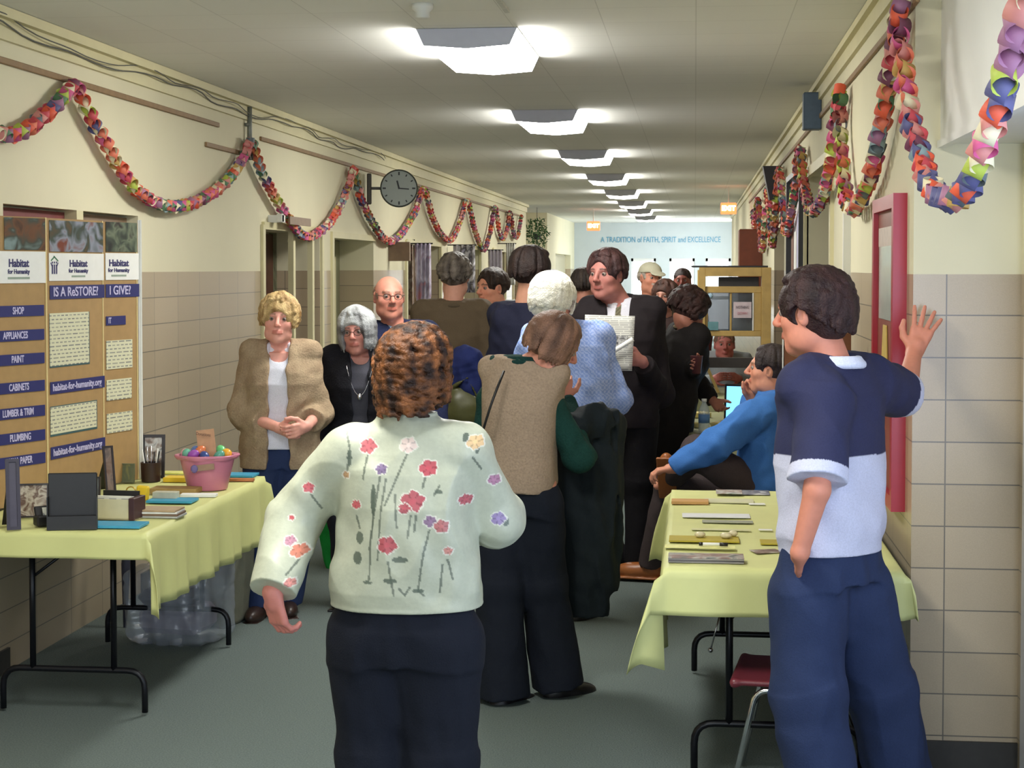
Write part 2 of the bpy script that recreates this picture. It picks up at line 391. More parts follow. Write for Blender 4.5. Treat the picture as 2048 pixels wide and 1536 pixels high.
BRWOOD = mat('mid_brown_wood', (128, 104, 82), .5, .15, 16); MAROON = mat('maroon_board', (128, 66, 66), .6, .08, 10); WHITEP = mat('white_paint', (226, 226, 220), .5, .03, 4)
PAPERW = mat('white_paper', (232, 232, 228), .6, .03); STRUCT = dict(kind='structure')
def S(name, b, m, parent=None, label=None, **kw):
    o = b.obj(name, m, parent, **kw); 
    if parent is None: o['kind'] = 'structure'
    if label: o['label'] = label
    return o
YN, YF = -5.0, 43.0
S('floor', B().bb((-4.2, YN, -.1), (3.2, YF, 0)), CARPET)
S('ceiling', B().bb((-4.2, YN, ZC), (3.2, YF, ZC + .1)), CEIL)
Y = lambda px, X, py=600: onx(px, py, X).y
# left wall with its board and door recesses: (y0, y1, top, depth)
rec = [(Y(8, XL), Y(277, XL), 1.97, .10), (Y(526, XL), Y(640, XL), 1.975, .40), (Y(665, XL), Y(747, XL), 1.95, .34), (Y(812, XL), Y(880, XL), 1.95, .3), (Y(925, XL), Y(960, XL), 1.95, .3), (Y(985, XL), Y(1010, XL), 1.95, .3), (Y(1026, XL), Y(1040, XL), 1.95, .3)]
b = B(); y = YN; YC = Y(1052, XL); YC2 = Y(1095, XL)
for y0, y1, zt, dp in rec:
    b.bb((XL - .5, y, 0), (XL, y0, ZC)); b.bb((XL - .5, y0, zt), (XL, y1, ZC)); y = y1
    b.bb((XL - .5, y0, 0), (XL - dp, y1, zt))
    if dp == .10: b.bb((XL - .5, y0, 0), (XL, y1, .95))
b.bb((XL - .5, y, 0), (XL, YC, ZC)); b.bb((XL - 1.0, YC, 0), (XL - .9, YC2, ZC)); b.bb((XL - 1.0, YC2 - .1, 0), (XL, YC2, ZC))
YD = Y(1111, XL), Y(1141, XL)
b.bb((XL - .5, YC2, 0), (XL, YD[0], ZC)); b.bb((XL - .5, YD[0], 2.0), (XL, YD[1], ZC)); b.bb((XL - .5, YD[0], 0), (XL - .15, YD[1], 2.0)); b.bb((XL - .5, YD[1], 0), (XL, YF, ZC))
S('wall_left', b, WALL)
# right wall: alcove beside the photographer, pier facing the camera, then the long wall with recesses
YP = 5.67; XA = 1.085
rr = [(Y(1664, XR), Y(1613, XR), 2.30, .25), (Y(1568, XR), Y(1548, XR), 2.05, .25)]
b = B(); b.bb((XR, YP, 0), (XR + .5, rr[0][0], ZC))
b.bb((XR, rr[0][0], rr[0][2]), (XR + .5, rr[0][1], ZC)); b.bb((XR + .25, rr[0][0], 0), (XR + .5, rr[0][1], 2.3)); b.bb((XR, rr[0][1], 0), (XR + .5, rr[1][0], ZC))
b.bb((XR, rr[1][0], rr[1][2]), (XR + .5, rr[1][1], ZC)); b.bb((XR + .25, rr[1][0], 0), (XR + .5, rr[1][1], 2.1)); b.bb((XR, rr[1][1], 0), (XR + .5, 33.5, ZC)); b.bb((1.02, 33.5, 0), (1.35, YF, ZC))
S('wall_right', b, WALL)
b = B(); b.bb((XR + .5, YP, 0), (XA + .3, YP + .3, ZC)); b.bb((XA, 4.5, 0), (XA + .3, YP, 2.115)); S('wall_alcove', b, WALL)
b = B(); b.bb((.815, 1.2, 2.115), (XA + .3, YP, ZC)); b.bb((.815, YN, 0), (XA + .3, 1.2, ZC)); S('wall_header', b, WHITEP)
b = B(); b.bb((.803, 1.2, 2.10), (.83, YP - .01, 2.125)); S('trim_1', b, WHITEP)
b = B(); b.bb((XA - .012, 4.5, 0), (XA + .01, 5.52, 2.08)); b.bb((XA - .02, 5.40, 0), (XA, 5.52, 2.1)); S('door_1', b, mat('white_door', (226, 226, 232), .4, .03))
# end walls
YE = 39.5
b = B(); b.bb((-4.2, YE, 0), (-2.62, YE + .2, ZC)); b.bb((-2.62, YE, 1.93), (1.3, YE + .2, ZC)); b.bb((-2.62, YE, 0), (-2.35, YE + .2, 1.93)); b.bb((1.15, YE, 0), (1.3, YE + .2, 1.93))
wx = [(-1.52, -.93), (-.61, -.01), (.25, .84)]
x = -2.35
for x0, x1 in wx: b.bb((x, YE, 0), (x0, YE + .2, 1.93)); x = x1
b.bb((x, YE, 0), (1.15, YE + .2, 1.93)); b.bb((-1.52, YE, 0), (.84, YE + .2, .12))
S('wall_end', b, mat('pale_blue_grey_paint', (196, 204, 206), .6, .03, 3))
for i, (x0, x1) in enumerate(wx):
    b = B(); b.bb((x0, YE + .05, .1), (x0 + .05, YE + .12, 1.93)); b.bb((x1 - .05, YE + .05, .1), (x1, YE + .12, 1.93)); b.bb((x0, YE + .05, 1.86), (x1, YE + .12, 1.93)); b.bb((x0, YE + .05, .1), (x1, YE + .12, .25)); b.bb((x0, YE + .05, .95), (x1, YE + .12, 1.03))
    o = S('window_%d' % (i + 1), b, WHITEP); b = B(); b.bb((x0 + .05, YE + .08, .25), (x1 - .05, YE + .09, 1.86)); b.obj('pane', mat('sky_lit_glass', (245, 250, 255), .2, 0, emit=2.6), o)
b = B(); b.bb((-4.2, YF, 0), (3.2, YF + .2, .05)); b.bb((-4.2, YF, 2.5), (3.2, YF + .2, ZC)); b.bb((-4.2, YF, 0), (-3.4, YF + .2, ZC)); b.bb((1.5, YF, 0), (3.2, YF + .2, ZC)); S('wall_far', b, WHITEP)
b = B(); b.bb((-4.2, YN - .2, 0), (-2.8, YN, ZC)); b.bb((.7, YN - .2, 0), (3.2, YN, ZC)); b.bb((-2.8, YN - .2, 2.45), (.7, YN, ZC)); b.bb((-2.8, YN - .2, 0), (.7, YN, .25)); S('wall_entrance', b, WHITEP)
b = B(); b.bb((1.0, 35.2, .5), (1.02, 37.8, 2.3)); o = S('window_4', b, WHITEP); b = B(); b.bb((.992, 35.3, .6), (1.0, 37.7, 2.2)); b.obj('pane', MATS['sky_lit_glass'], o)  # added glowing panel paired with the far fill light, not a known window
tb = text('A TRADITION of FAITH, SPIRIT and EXCELLENCE', .19, (-.82, YE - .01, 2.37), (math.pi / 2, 0, 0), mat('pale_blue_letters', (96, 160, 190), .6, .02), None, 'lettering', .70, .004); tb.name = 'wall_lettering'
tag(tb, 'pale blue capital lettering across the far end wall', 'lettering')
# ceiling trim, cables, rails
for i, (sx, X) in enumerate(((1, XL), (-1, XR))):
    b = B(); y1 = YC if i == 0 else 33.4; y0 = YN if i == 0 else YP
    if i: b.bb((X - .02, YP, ZC - .10), (X, y1, ZC)); b.bb((X - .045, YP, ZC - .035), (X, y1, ZC - .002))
    else: b.bb((X, y0, ZC - .13), (X + .02, y1, ZC)); b.bb((X, y0, ZC - .045), (X + .055, y1, ZC - .002))
    S('trim_%d' % (i + 2), b, CREAM)
b = B(); pts = []; yy = 2.0
while yy < 15: pts.append((XL + .035 + .012 * math.sin(yy * 9), yy, ZC - .085 + .018 * math.sin(yy * 2.3) + .01 * math.sin(yy * 7))); yy += .12
b.tube(pts, .004, 6); b.tube([(p_[0] + .012, p_[1], p_[2] + .02 + .012 * math.sin(p_[1] * 4)) for p_ in pts], .003, 6); o = b.obj('loose_cable', mat('grey_cable', (96, 96, 88), .6), None, True); tag(o, 'loose grey cables running along the left ceiling moulding', 'cable')
RAIL = mat('brown_rail', (140, 112, 78), .6, .15, 20)
for nm, pa, pb, z, X, lb in (('wooden_rail', (-60, 0), (435, 0), 2.565, XL, 'long thin brown wooden rail nearest the camera on the left wall'), ('wooden_rail', (409, 0), (478, 0), 2.43, XL, 'short brown rail left of the grey conduit on the left wall'),
                         ('wooden_rail', (519, 0), (1046, 0), 2.56, XL, 'thin brown rail running past the clock on the left wall'), ('wooden_rail', (1838, 0), (1500, 0), 2.585, XR, 'thin brown rail along the top of the right wall')):
    sg = 1 if X < 0 else -1; y0 = onx(pa[0], 300, X).y; y1 = onx(pb[0], 300, X).y; b = B(); b.bb((X, max(y0, -4), z - .014), (X + sg * .015, y1, z + .014), .003); tag(b.obj(nm, RAIL), lb, 'rail')
q = onx(490, 230, XL); b = B(); b.tube([(XL + .03, q.y, ZC - .03), (XL + .03, q.y, 2.44)], .016, 10); b.box((XL + .02, q.y, 2.62), (.03, .06, .02)); b.box((XL + .022, q.y, 2.42), (.045, .07, .05), bev=.004)
tag(b.obj('electrical_conduit', mat('grey_conduit', (128, 132, 124), .45, metal=.3), None, True), 'grey vertical conduit above a garland peak on the left wall', 'conduit')
b = B(); b.bb((-.795, 1, ZC - .014), (-.775, 6.9, ZC - .001)); tag(b.obj('ceiling_raceway', mat('ceiling_white', (206, 206, 198), .7)), 'narrow white raceway on the ceiling beside the nearest lamp', 'raceway')
q = onz(845, 8, ZC); b = B(); b.lathe((q.x, q.y, ZC), [(.045, 0), (.045, -.02), (.03, -.035), (.03, -.055), (.018, -.06)], 18); tag(b.obj('ceiling_detector', WHITEP, None, True), 'small round white detector on the ceiling near the camera', 'detector')
# boards and doors in the left recesses
def Sd(name, b, m, label=None): o = S(name, b, m); return o
y0, y1 = rec[0][0], rec[0][1]; ym0, ym1 = Y(155, XL), Y(168, XL)
b = B(); b.bb((XL - .1, y0, .95), (XL - .06, ym0, 1.96)); S('door_2', b, MAROON); b = B(); b.bb((XL - .1, ym1, .95), (XL - .06, y1, 1.96)); S('door_3', b, BRWOOD); b = B(); b.bb((XL - .1, ym0, .95), (XL + .0, ym1, 1.97)); S('trim_4', b, CREAM)  # first recess holds two boards above table height, not doors
y0, y1 = rec[1][0], rec[1][1]; f = lambda px: Y(px, XL - .38)
b = B(); b.bb((XL - .40, y0, 0), (XL - .37, f(552), 1.96)); o = S('door_4', b, DKWOOD)
b = B(); b.bb((XL - .40, f(552), 0), (XL - .32, f(583), 1.97)); b.bb((XL - .40, f(622), 0), (XL - .34, y1, 1.97)); S('trim_5', b, GREENP)
b = B(); b.bb((XL - .40, f(590), 0), (XL - .37, f(620), 1.96)); S('door_5', b, GREENP)
for k, px in enumerate((524, 584, 622, 642, 663)):
    b = B(); yy = Y(px, XL); b.bb((XL - .02, yy - .03, 0), (XL + .02, yy + .03, 1.99)); S('trim_%d' % (6 + k), b, CREAM)
b = B(); b.bb((XL, Y(524, XL), 1.96), (XL + .02, Y(642, XL), 2.01)); b.bb((XL, Y(663, XL), 1.94), (XL + .02, Y(748, XL), 1.99)); S('trim_11', b, CREAM)
b = B(); y0, y1 = rec[2][:2]; b.bb((XL - .34, y0, 0), (XL - .31, y1, 1.94)); S('door_6', b, GREENP); b = B(); b.bb((XL - .31, (y0 + y1) / 2 + .1, .9), (XL - .30, y1 - .2, 1.8)); S('trim_12', b, CREAM)
for k, r_ in enumerate(rec[3:]):
    b = B(); b.bb((XL - .3, r_[0], 0), (XL - .26, r_[1], 1.94)); S('door_%d' % (7 + k), b, (BRWOOD, GREENP, DKWOOD, BRWOOD)[k]); b = B(); b.bb((XL - .01, r_[0] - .05, 0), (XL + .02, r_[0] + .02, 1.98)); b.bb((XL - .01, r_[1] - .02, 0), (XL + .02, r_[1] + .05, 1.98)); b.bb((XL - .01, r_[0], 1.94), (XL + .02, r_[1], 1.99)); S('trim_%d' % (13 + k), b, CREAM)
b = B(); b.bb((XL - .15, YD[0], 0), (XL - .12, YD[1], 1.98)); S('door_11', b, mat('tan_door', (176, 168, 138), .5))
# right wall doors
b = B(); b.bb((XR + .2, rr[0][0], 0), (XR + .24, rr[0][1], 2.28)); S('door_12', b, mat('grey_door', (142, 136, 124), .5)); b = B(); b.bb((XR - .02, rr[0][0] - .09, 0), (XR + .01, rr[0][0], 2.34)); b.bb((XR - .02, rr[0][1], 0), (XR + .01, rr[0][1] + .08, 2.34)); b.bb((XR - .02, rr[0][0], 2.28), (XR + .01, rr[0][1], 2.34)); S('trim_17', b, CREAM)
b = B(); b.bb((XR + .2, rr[1][0], 0), (XR + .24, rr[1][1], 2.03)); S('door_13', b, DKWOOD)
b = B(); yy = Y(1697, XR); b.bb((XR - .025, yy - .07, 0), (XR + .01, yy + .05, 2.2)); S('trim_18', b, mat('pinkish_white', (214, 196, 188), .4)); b = B(); b.bb((XR - .035, yy - .10, 0), (XR + .01, yy - .07, 2.2)); S('trim_19', b, WHITEP)
b = B(); b.bb((XL, YN, 0), (XL + .012, rec[0][0], .1)); b.bb((XL, rec[0][1], 0), (XL + .012, rec[1][0], .1)); S('baseboard_left', b, mat('dark_base', (52, 50, 46), .6))
b = B(); b.bb((XR - .012, YP, 0), (XR, rr[0][0], .1)); b.bb((XR, YP - .012, 0), (XA, YP, .1)); S('baseboard_right', b, MATS['dark_base'])
# ------------------------------------------------------------------ ceiling lamps
LENS = mat('lamp_lens', (255, 253, 246), .5, 0, emit=LAMP_POWER); PLATE = mat('lamp_end_plate', (196, 198, 214), .4, .02)
def lamp():
    rt = thing('ceiling_lamp', 'x', 'ceiling lamp', (0, 0, 0), 0, 'ceiling lamps down the middle of the corridor')
    hw, hb, L2, hh = .23, .195, .51, .078
    b = B(); b.rings([[(-hw, y_, 0), (-hb, y_, -hh * .96), (0, y_, -hh - .012), (hb, y_, -hh * .96), (hw, y_, 0)] for y_ in (-L2, L2)], caps=False, closed=False); b.obj('lens', LENS, rt)
    for s_ in (-1, 1):
        b = B(); y_ = s_ * (L2 + .004); b.rings([[(-hw, yy, 0), (-hb, yy, -hh * .96), (0, yy, -hh - .012), (hb, yy, -hh * .96), (hw, yy, 0)] for yy in (y_ - .004, y_ + .004)]); b.obj('end_plate', PLATE, rt)
    b = B(); b.bb((-hw, -L2, -.002), (hw, L2, 0)); b.obj('housing', WHITEP, rt); return rt
qa, qb, qc = onz(835, 58, ZC), onz(1035, 58, ZC), onz(1075, 112, ZC); print('LAMP', qa, qb, qc); YL0 = (qa.y + qc.y) / 2; LXC = (qa.x + qb.x) / 2
l0 = lamp()
ORD = {0: 'largest and nearest, over the group', 1: 'second from the camera', 2: 'third from the camera', 3: 'fourth from the camera', 4: 'fifth from the camera', 5: 'sixth from the camera', 6: 'seventh from the camera', 7: 'farthest, before the end wall', -1: 'overhead, above the photographer', -2: 'by the entrance behind the photographer'}
for k in range(-2, 8):
    if k == 0: o = l0
    else:
        o = l0.copy(); SC.collection.objects.link(o)
        for ch in l0.children: c = ch.copy(); SC.collection.objects.link(c); c.parent = o
    o.location = (LXC, YL0 + 3.86 * k, ZC - .002); o['label'] = 'white boxy ceiling lamp, ' + ORD[k]
# warm exit signs
EX = mat('exit_glow', (255, 122, 70), .4, 0, emit=1.6); EXT = mat('exit_letters', (255, 236, 200), .4, 0, emit=9); EXH = mat('exit_housing', (180, 90, 60), .4)
for px, py, d, wd, lb in ((1457, 417, 22.0, .21, 'glowing orange exit sign on the right, nearer of the two'), (1187, 452, 30.5, .24, 'small glowing exit sign on the left at the far end')):
    q = at(px, py, d); rt = thing('exit_sign', lb, 'exit sign', q); b = B(); b.box((0, 0, 0), (wd, .06, wd * .72), bev=.01); b.obj('housing', EX, rt); text('EXIT', wd * .42, (0, -.034, 0), (math.pi / 2, 0, 0), EXT, rt, bold=.004)
    b = B(); b.tube([(0, 0, wd * .36), (0, 0, ZC - q.z)], .008); b.obj('stem', WHITEP, rt)
# ------------------------------------------------------------------ things on the walls
def wallclock():
    c = at(798, 377, 14.5); rt = thing('wall_clock', 'round grey double-sided clock on a bracket above the left doors', 'clock', c, .18); r = .165
    b = B(); b.lathe((0, 0, 0), [(r * .7, -.04), (r, -.038), (r, .038), (r * .93, .045), (r * .93, .030)], 40, RX(math.pi / 2)); b.obj('case', mat('clock_case', (84, 88, 84), .4, metal=.4), rt, True, auto=True)
    b = B(); b.lathe((0, -.034, 0), [(.001, .001), (r * .93, 0), (r * .93, .002), (.001, .003)], 40, RX(math.pi / 2))
    BK = mat('clock_black', (36, 38, 40), .5); b.m = 1
    for i in range(12):
        a = math.pi / 6 * i; L_ = .020 if i % 3 else .028; b.box((math.sin(a) * r * .78, -.0385, math.cos(a) * r * .78), (.010 if i % 3 else .013, .002, L_), RY(a))
    b.obj('dial', [mat('clock_dial', (158, 166, 160), .4, .02), BK], rt)
    for nm, a, L_, wd in (('hour_hand', -.25, .075, .014), ('minute_hand', 1.65, .095, .010)):
        b = B(); b.box((math.sin(a) * L_ * .42, -.041, math.cos(a) * L_ * .42), (wd, .002, L_), RY(a)); b.obj(nm, BK, rt)
    b = B(); b.bb((-.28, -.03, -.14), (-.24, .03, .13), .008); b.bb((-.245, -.012, -.012), (-r + .01, .012, .012)); b.obj('bracket', mat('clock_bracket', (70, 66, 58), .5), rt)
    b = B(); b.lathe((0, 0, 0), [(.001, -.0475), (r * .5, -.0465), (r * .92, -.043), (r * .92, -.042)], 40, RX(math.pi / 2).inverted() @ RX(math.pi)); return rt
wallclock()
def chain(name, pts, X, label, seed, cols_first=None, r=.030, w=.036, pitch=.047, off=.0, maxparts=100):
    """paper chain: rings threaded through each other along a hanging line"""
    pal = [(196, 72, 82), (222, 120, 92), (226, 216, 180), (86, 124, 90), (88, 88, 132), (206, 92, 140), (140, 162, 166), (176, 192, 78), (116, 62, 84), (208, 136, 128), (98, 108, 112), (160, 110, 140), (196, 160, 90), (222, 92, 62)]
    PM = [mat('paper_%02d' % i, c, .6, .05) for i, c in enumerate(pal)]; rr_ = random.Random(seed)
    P3 = [onx(px, py, X) for px, py in pts]
    def cr(p0, p1, p2, p3, t): return 0.5 * ((2 * p1) + (p2 - p0) * t + (2 * p0 - 5 * p1 + 4 * p2 - p3) * t * t + (3 * p1 - p0 - 3 * p2 + p3) * t ** 3)
    dense = []
    for i in range(len(P3) - 1):
        a = P3[max(i - 1, 0)]; d_ = P3[min(i + 2, len(P3) - 1)]
        for k in range(24): dense.append(cr(a, P3[i], P3[i + 1], d_, k / 24))
    out = [dense[0]]; acc = 0
    for p, q in zip(dense, dense[1:]):
        L_ = (q - p).length; t = 0
        while acc + L_ - t >= pitch: t += pitch - acc; acc = 0; out.append(p.lerp(q, min(1, t / L_)))
        acc += L_ - t
    rt = thing(name, label, 'paper chain', out[0]); proto = {}
    def ring(ci):
        if ci in proto: return proto[ci]
        b = B(); n = 14; rs = []
        for i in range(n): a = 2 * math.pi * i / n; rs.append([(math.cos(a) * r * 1.08, math.sin(a) * r * .92, -w / 2), (math.cos(a) * r * 1.08, math.sin(a) * r * .92, w / 2)])
        v = [p for q in rs for p in q]; b.add(v, [(2 * i, 2 * ((i + 1) % n), 2 * ((i + 1) % n) + 1, 2 * i + 1) for i in range(n)]); o = b.obj('paper_link', PM[ci], rt, True); md = o.modifiers.new('thick', 'SOLIDIFY'); md.thickness = .0006; proto[ci] = o; return None
    Bs = B(); last = -1; bs_used = 0
    wts = [3, 3, 3, 1.3, 1, 2, 1, 1.2, 1.5, 3, 1, 1.5, 1.5, 1.6]
    order = sorted(range(len(out) - 1), key=lambda i: (out[i] - Vector((0, 0, CAM_H))).length); near = set(order[:maxparts])
    for i in range(len(out) - 1):
        ci = rr_.choices(range(14), wts)[0]
        while ci == last: ci = rr_.choices(range(14), wts)[0]
        last = ci
        if cols_first and i < len(cols_first): ci = cols_first[i]
        t = (out[i + 1] - out[i]).normalized(); nrm = Vector((1, 0, 0)); u = t; v = nrm.cross(u).normalized(); n_ = u.cross(v)
        an = (0.12 if i % 2 else -.95) + rr_.uniform(-.15, .15); ax = v * math.cos(an) + n_ * math.sin(an); ay = ax.cross(u)
        M = Matrix((u, ay, ax)).transposed(); c = out[i] - rt.location + Vector((rr_.uniform(-.006, .006), 0, rr_.uniform(-.004, .004)))
        if i in near:
            o = ring(ci)
            if o is None: o = proto[ci]
            else: o = o.copy(); SC.collection.objects.link(o)
            o.matrix_local = Matrix.Translation(c) @ M.to_4x4()
        else:
            n = 10; Bs.m = ci; vs = []
            for k in range(n):
                a = 2 * math.pi * k / n
                for z_ in (-w / 2, w / 2): vs.append(c + M @ Vector((math.cos(a) * r * 1.08, math.sin(a) * r * .92, z_)))
            Bs.add(vs, [(2 * k, 2 * ((k + 1) % n), 2 * ((k + 1) % n) + 1, 2 * k + 1) for k in range(n)]); bs_used += 1
    if bs_used: o = Bs.obj('distant_paper_links', PM, rt, True); o['kind'] = 'stuff'
    return rt
LG = [(-60, 230), (0, 268), (45, 262), (100, 222), (150, 172), (172, 215), (205, 275), (240, 335), (280, 385), (340, 412), (400, 400), (450, 365), (485, 320), (502, 285), (520, 335), (545, 385), (575, 435), (612, 472), (650, 455), (678, 415), (697, 370), (708, 340), (722, 395), (745, 445), (775, 482), (805, 465), (830, 425), (847, 378), (862, 425), (880, 465), (902, 480), (920, 445), (935, 402), (948, 455), (967, 500), (980, 465), (990, 415), (998, 460), (1006, 478), (1015, 455), (1020, 425), (1028, 470), (1036, 470), (1043, 430)]
chain('paper_chain', LG, XL + .06, 'long multicoloured paper chain swagged along the left wall', 3, r=.029, w=.056, pitch=.040)
RG = [(2075, -110), (2045, 20), (2022, 110), (2000, 200), (1978, 270), (1950, 340), (1925, 385), (1893, 398), (1862, 370), (1840, 315), (1822, 240), (1808, 150), (1802, 75), (1799, 15), (1788, 90), (1775, 170), (1764, 240), (1752, 300), (1738, 360), (1718, 405), (1702, 418), (1690, 385), (1683, 320), (1679, 250), (1680, 182), (1670, 250), (1662, 320), (1650, 380), (1635, 415), (1620, 420), (1608, 370), (1600, 300), (1592, 370), (1582, 430), (1572, 465), (1566, 410), (1558, 340), (1552, 420), (1545, 490), (1540, 430), (1534, 380), (1530, 450), (1524, 500), (1519, 440), (1515, 400), (1510, 455), (1506, 420)]
chain('paper_chain', RG, XR - .055, 'multicoloured paper chain with large links swagged along the right wall', 11, r=.031, w=.052, pitch=.044, cols_first=[13, 0, 6, 2, 9, 11, 11, 11, 11, 7, 4, 4, 13, 9, 2, 5, 9, 2, 7, 10, 4, 4, 13, 4, 10, 12, 9, 11, 4, 4, 4, 4, 9, 11, 13, 2, 4, 4, 9, 13, 0, 13, 6, 4])
q = onx(1642, 220, XR); b = B(); b.bb((XR - .105, q.y - .06, 2.51), (XR, q.y + .06, 2.725), .006); tag(b.obj('metal_box', mat('blue_grey_metal', (74, 92, 112), .5)), 'blue-grey metal box high on the right wall', 'box')
q = onx(1566, 360, XR); rt = thing('wall_speaker', 'dark wedge-shaped loudspeaker high on the right wall', 'speaker', (XR, q.y, 2.42)); b = B(); b.add([(-.17, -.1, .13), (-.02, -.1, .13), (-.02, -.1, -.15), (-.115, -.1, -.15), (-.17, .1, .13), (-.02, .1, .13), (-.02, .1, -.15), (-.115, .1, -.15)], [(0, 3, 2, 1), (4, 5, 6, 7), (0, 1, 5, 4), (3, 7, 6, 2), (0, 4, 7, 3), (1, 2, 6, 5)]); b.obj('cabinet', mat('speaker_black', (44, 38, 42), .5), rt); b = B(); b.bb((-.04, -.05, -.24), (0, .05, .1)); b.obj('bracket', MATS['black_strap'] if 'black_strap' in MATS else mat('black_strap', (18, 18, 20), .5), rt)
# display case
rt = thing('display_case', 'tall black-framed notice case on the right wall beyond the grey door', 'display case', (XR, Y(1600, XR), 1.5)); y0, y1 = Y(1611, XR) - rt.location.y, Y(1585, XR) - rt.location.y
b = B(); BLK = mat('black_frame', (30, 28, 30), .4)
b.bb((-.05, y0 - .04, -.6), (0, y0, .88)); b.bb((-.05, y1, -.6), (0, y1 + .04, .88)); b.bb((-.05, y0, .84), (0, y1, .88)); b.bb((-.05, y0, -.6), (0, y1, -.56)); b.obj('frame', BLK, rt); b = B(); b.bb((-.012, y0, -.56), (0, y1, .84)); b.obj('backing', mat('case_backing', (196, 190, 196), .5), rt)
for k in range(4): b = B(); yy = y0 + (y1 - y0) * (.08 + .23 * k); b.bb((-.018, yy, -.4 + .1 * (k % 2)), (-.012, yy + (y1 - y0) * .16, .7 - .12 * (k % 3))); b.obj('pinned_sheet', (PAPERW, mat('lilac_sheet', (178, 176, 206), .6), PAPERW, mat('brown_sheet', (130, 96, 84), .6))[k], rt)
# red hose cabinet
y0, y1 = 5.84, 6.52; RED = mat('red_enamel', (168, 34, 52), .35, .05, 8); RB = mat('red_brown_panel', (138, 70, 58), .4, .12, 6)
rt = thing('hose_cabinet', 'red fire hose cabinet on the right wall behind the leaning man', 'cabinet', (XR, y0, .85)); b = B(); H_ = 1.11; W_ = y1 - y0
b.bb((-.048, 0, .05), (0, .05, H_ - .05)); b.bb((-.048, W_ - .05, .05), (0, W_, H_ - .05)); b.bb((-.048, 0, 0), (0, W_, .05)); b.bb((-.048, 0, H_ - .05), (0, W_, H_)); b.obj('frame', RED, rt)
b = B(); b.bb((-.03, .05, .05), (-.012, W_ - .05, H_ - .05)); dr = b.obj('door', RB, rt); b = B(); b.bb((-.034, .12, .66), (-.03, W_ - .12, .93)); pn = b.obj('window_pane', mat('white_lit_card', (196, 206, 204), .15, .05, 14), dr)
b = B(); b.bb((-.034, .10, .93), (-.031, W_ - .1, 1.0)); b.obj('pink_band', mat('pinkish_white', (214, 196, 188), .4), dr); b = B(); b.add([(-.036, .30, .64), (-.036, .40, .64), (-.036, .46, .46), (-.036, .26, .46), (-.032, .30, .64), (-.032, .40, .64), (-.032, .46, .46), (-.032, .26, .46)], [(0, 1, 2, 3), (4, 7, 6, 5), (0, 4, 5, 1), (1, 5, 6, 2), (2, 6, 7, 3), (3, 7, 4, 0)]); b.obj('tag', mat('yellow_tag', (206, 176, 92), .5), dr)
b = B(); b.box((-.042, .13, .50), (.02, .05, .03), bev=.004); b.obj('latch', mat('silver', (200, 200, 205), .25, metal=1), dr, label=None) if False else b.obj('latch', mat('silver', (200, 200, 205), .25, metal=1), dr)
# brown wall cabinet on the right
q = onx(1523, 535, XR); b = B(); w_ = 45 * q.y / F_PX; b.bb((XR - w_, q.y - .25, CAM_H - 76 * q.y / F_PX), (XR, q.y + .25, CAM_H + 76 * q.y / F_PX), .01); tag(b.obj('wall_cabinet', mat('red_brown_wood', (128, 62, 38), .5, .12, 12)), 'red-brown wooden box cabinet high beyond the window display', 'cabinet')
# brown plaque, sign plate and banners on the left
rt = thing('name_plate', 'small brown sign plate jutting out over the first left door', 'sign', onx(600, 443, XL + .10)); b = B(); b.box((0, 0, 0), (.012, .62, .055)); b.obj('plate', BRWOOD, rt); b = B(); b.bb((-.10, -.5, -.02), (.0, -.42, .03)); b.box((-.02, -.48, .01), (.04, .05, .06), bev=.005); b.obj('bracket', WHITEP, rt)
q = at(820, 503, 15.6); b = B(); b.bb((XL, q.y - .03, q.z - .09), (q.x, q.y + .03, q.z + .09)); tag(b.obj('projecting_sign', BRWOOD), 'brown wooden sign board jutting out from the left wall below the clock', 'sign')
def banner(px0, px1, py0, py1, d, m, lb, pt=False):
    tl = at(px0, py0, d); br_ = at(px1, py1, d); wd = (Vector((tl.x, tl.y, 0)) - Vector((br_.x, br_.y, 0))).length; ht = tl.z - br_.z; c = (tl + br_) / 2
    rt = thing('hanging_banner', lb, 'banner', c); b = B(); n = 12; rows = []; nz = 10
    for j in range(nz + 1):
        z = ht / 2 - ht * j / nz; taper = 1 - (.55 * max(0, (j / nz - .7) / .3) if pt else 0)
        rows.append([(wd * (i / n - .5) * taper, .03 * math.sin(i * 2.1 + j * .15), z) for i in range(n + 1)])
    b.rings(rows, caps=False, closed=False); b.obj('cloth', m, rt, True, solid=.002)
    b = B(); b.tube([(XL - c.x, 0, ht / 2), (wd / 2 + .02, 0, ht / 2)], .007); b.obj('rod', BLK, rt); return rt
banner(829, 862, 487, 635, 16.3, photo_mat('lilac_banner', [(176, 158, 176), (204, 196, 214), (150, 138, 160), (186, 120, 126)], 6), 'tall lilac pointed banner hanging from the left wall', True)
banner(815, 826, 480, 630, 16.9, photo_mat('cream_banner', [(206, 190, 160), (120, 84, 70), (214, 204, 180)], 9), 'narrow cream and brown banner just left of the lilac one')
banner(906, 950, 490, 585, 19.3, photo_mat('grey_white_banner', [(186, 184, 206), (70, 66, 72), (216, 214, 220), (150, 146, 158)], 7), 'white and black patterned banner in the middle of the left wall')
banner(976, 1004, 500, 560, 22.3, photo_mat('pale_banner', [(206, 200, 208), (176, 166, 180), (216, 212, 214)], 7), 'pale grey banner beyond the black and white one')
banner(1012, 1030, 487, 570, 24.2, photo_mat('white_banner', [(226, 224, 218), (206, 206, 200), (170, 150, 140)], 6), 'white banner farthest down the left wall')
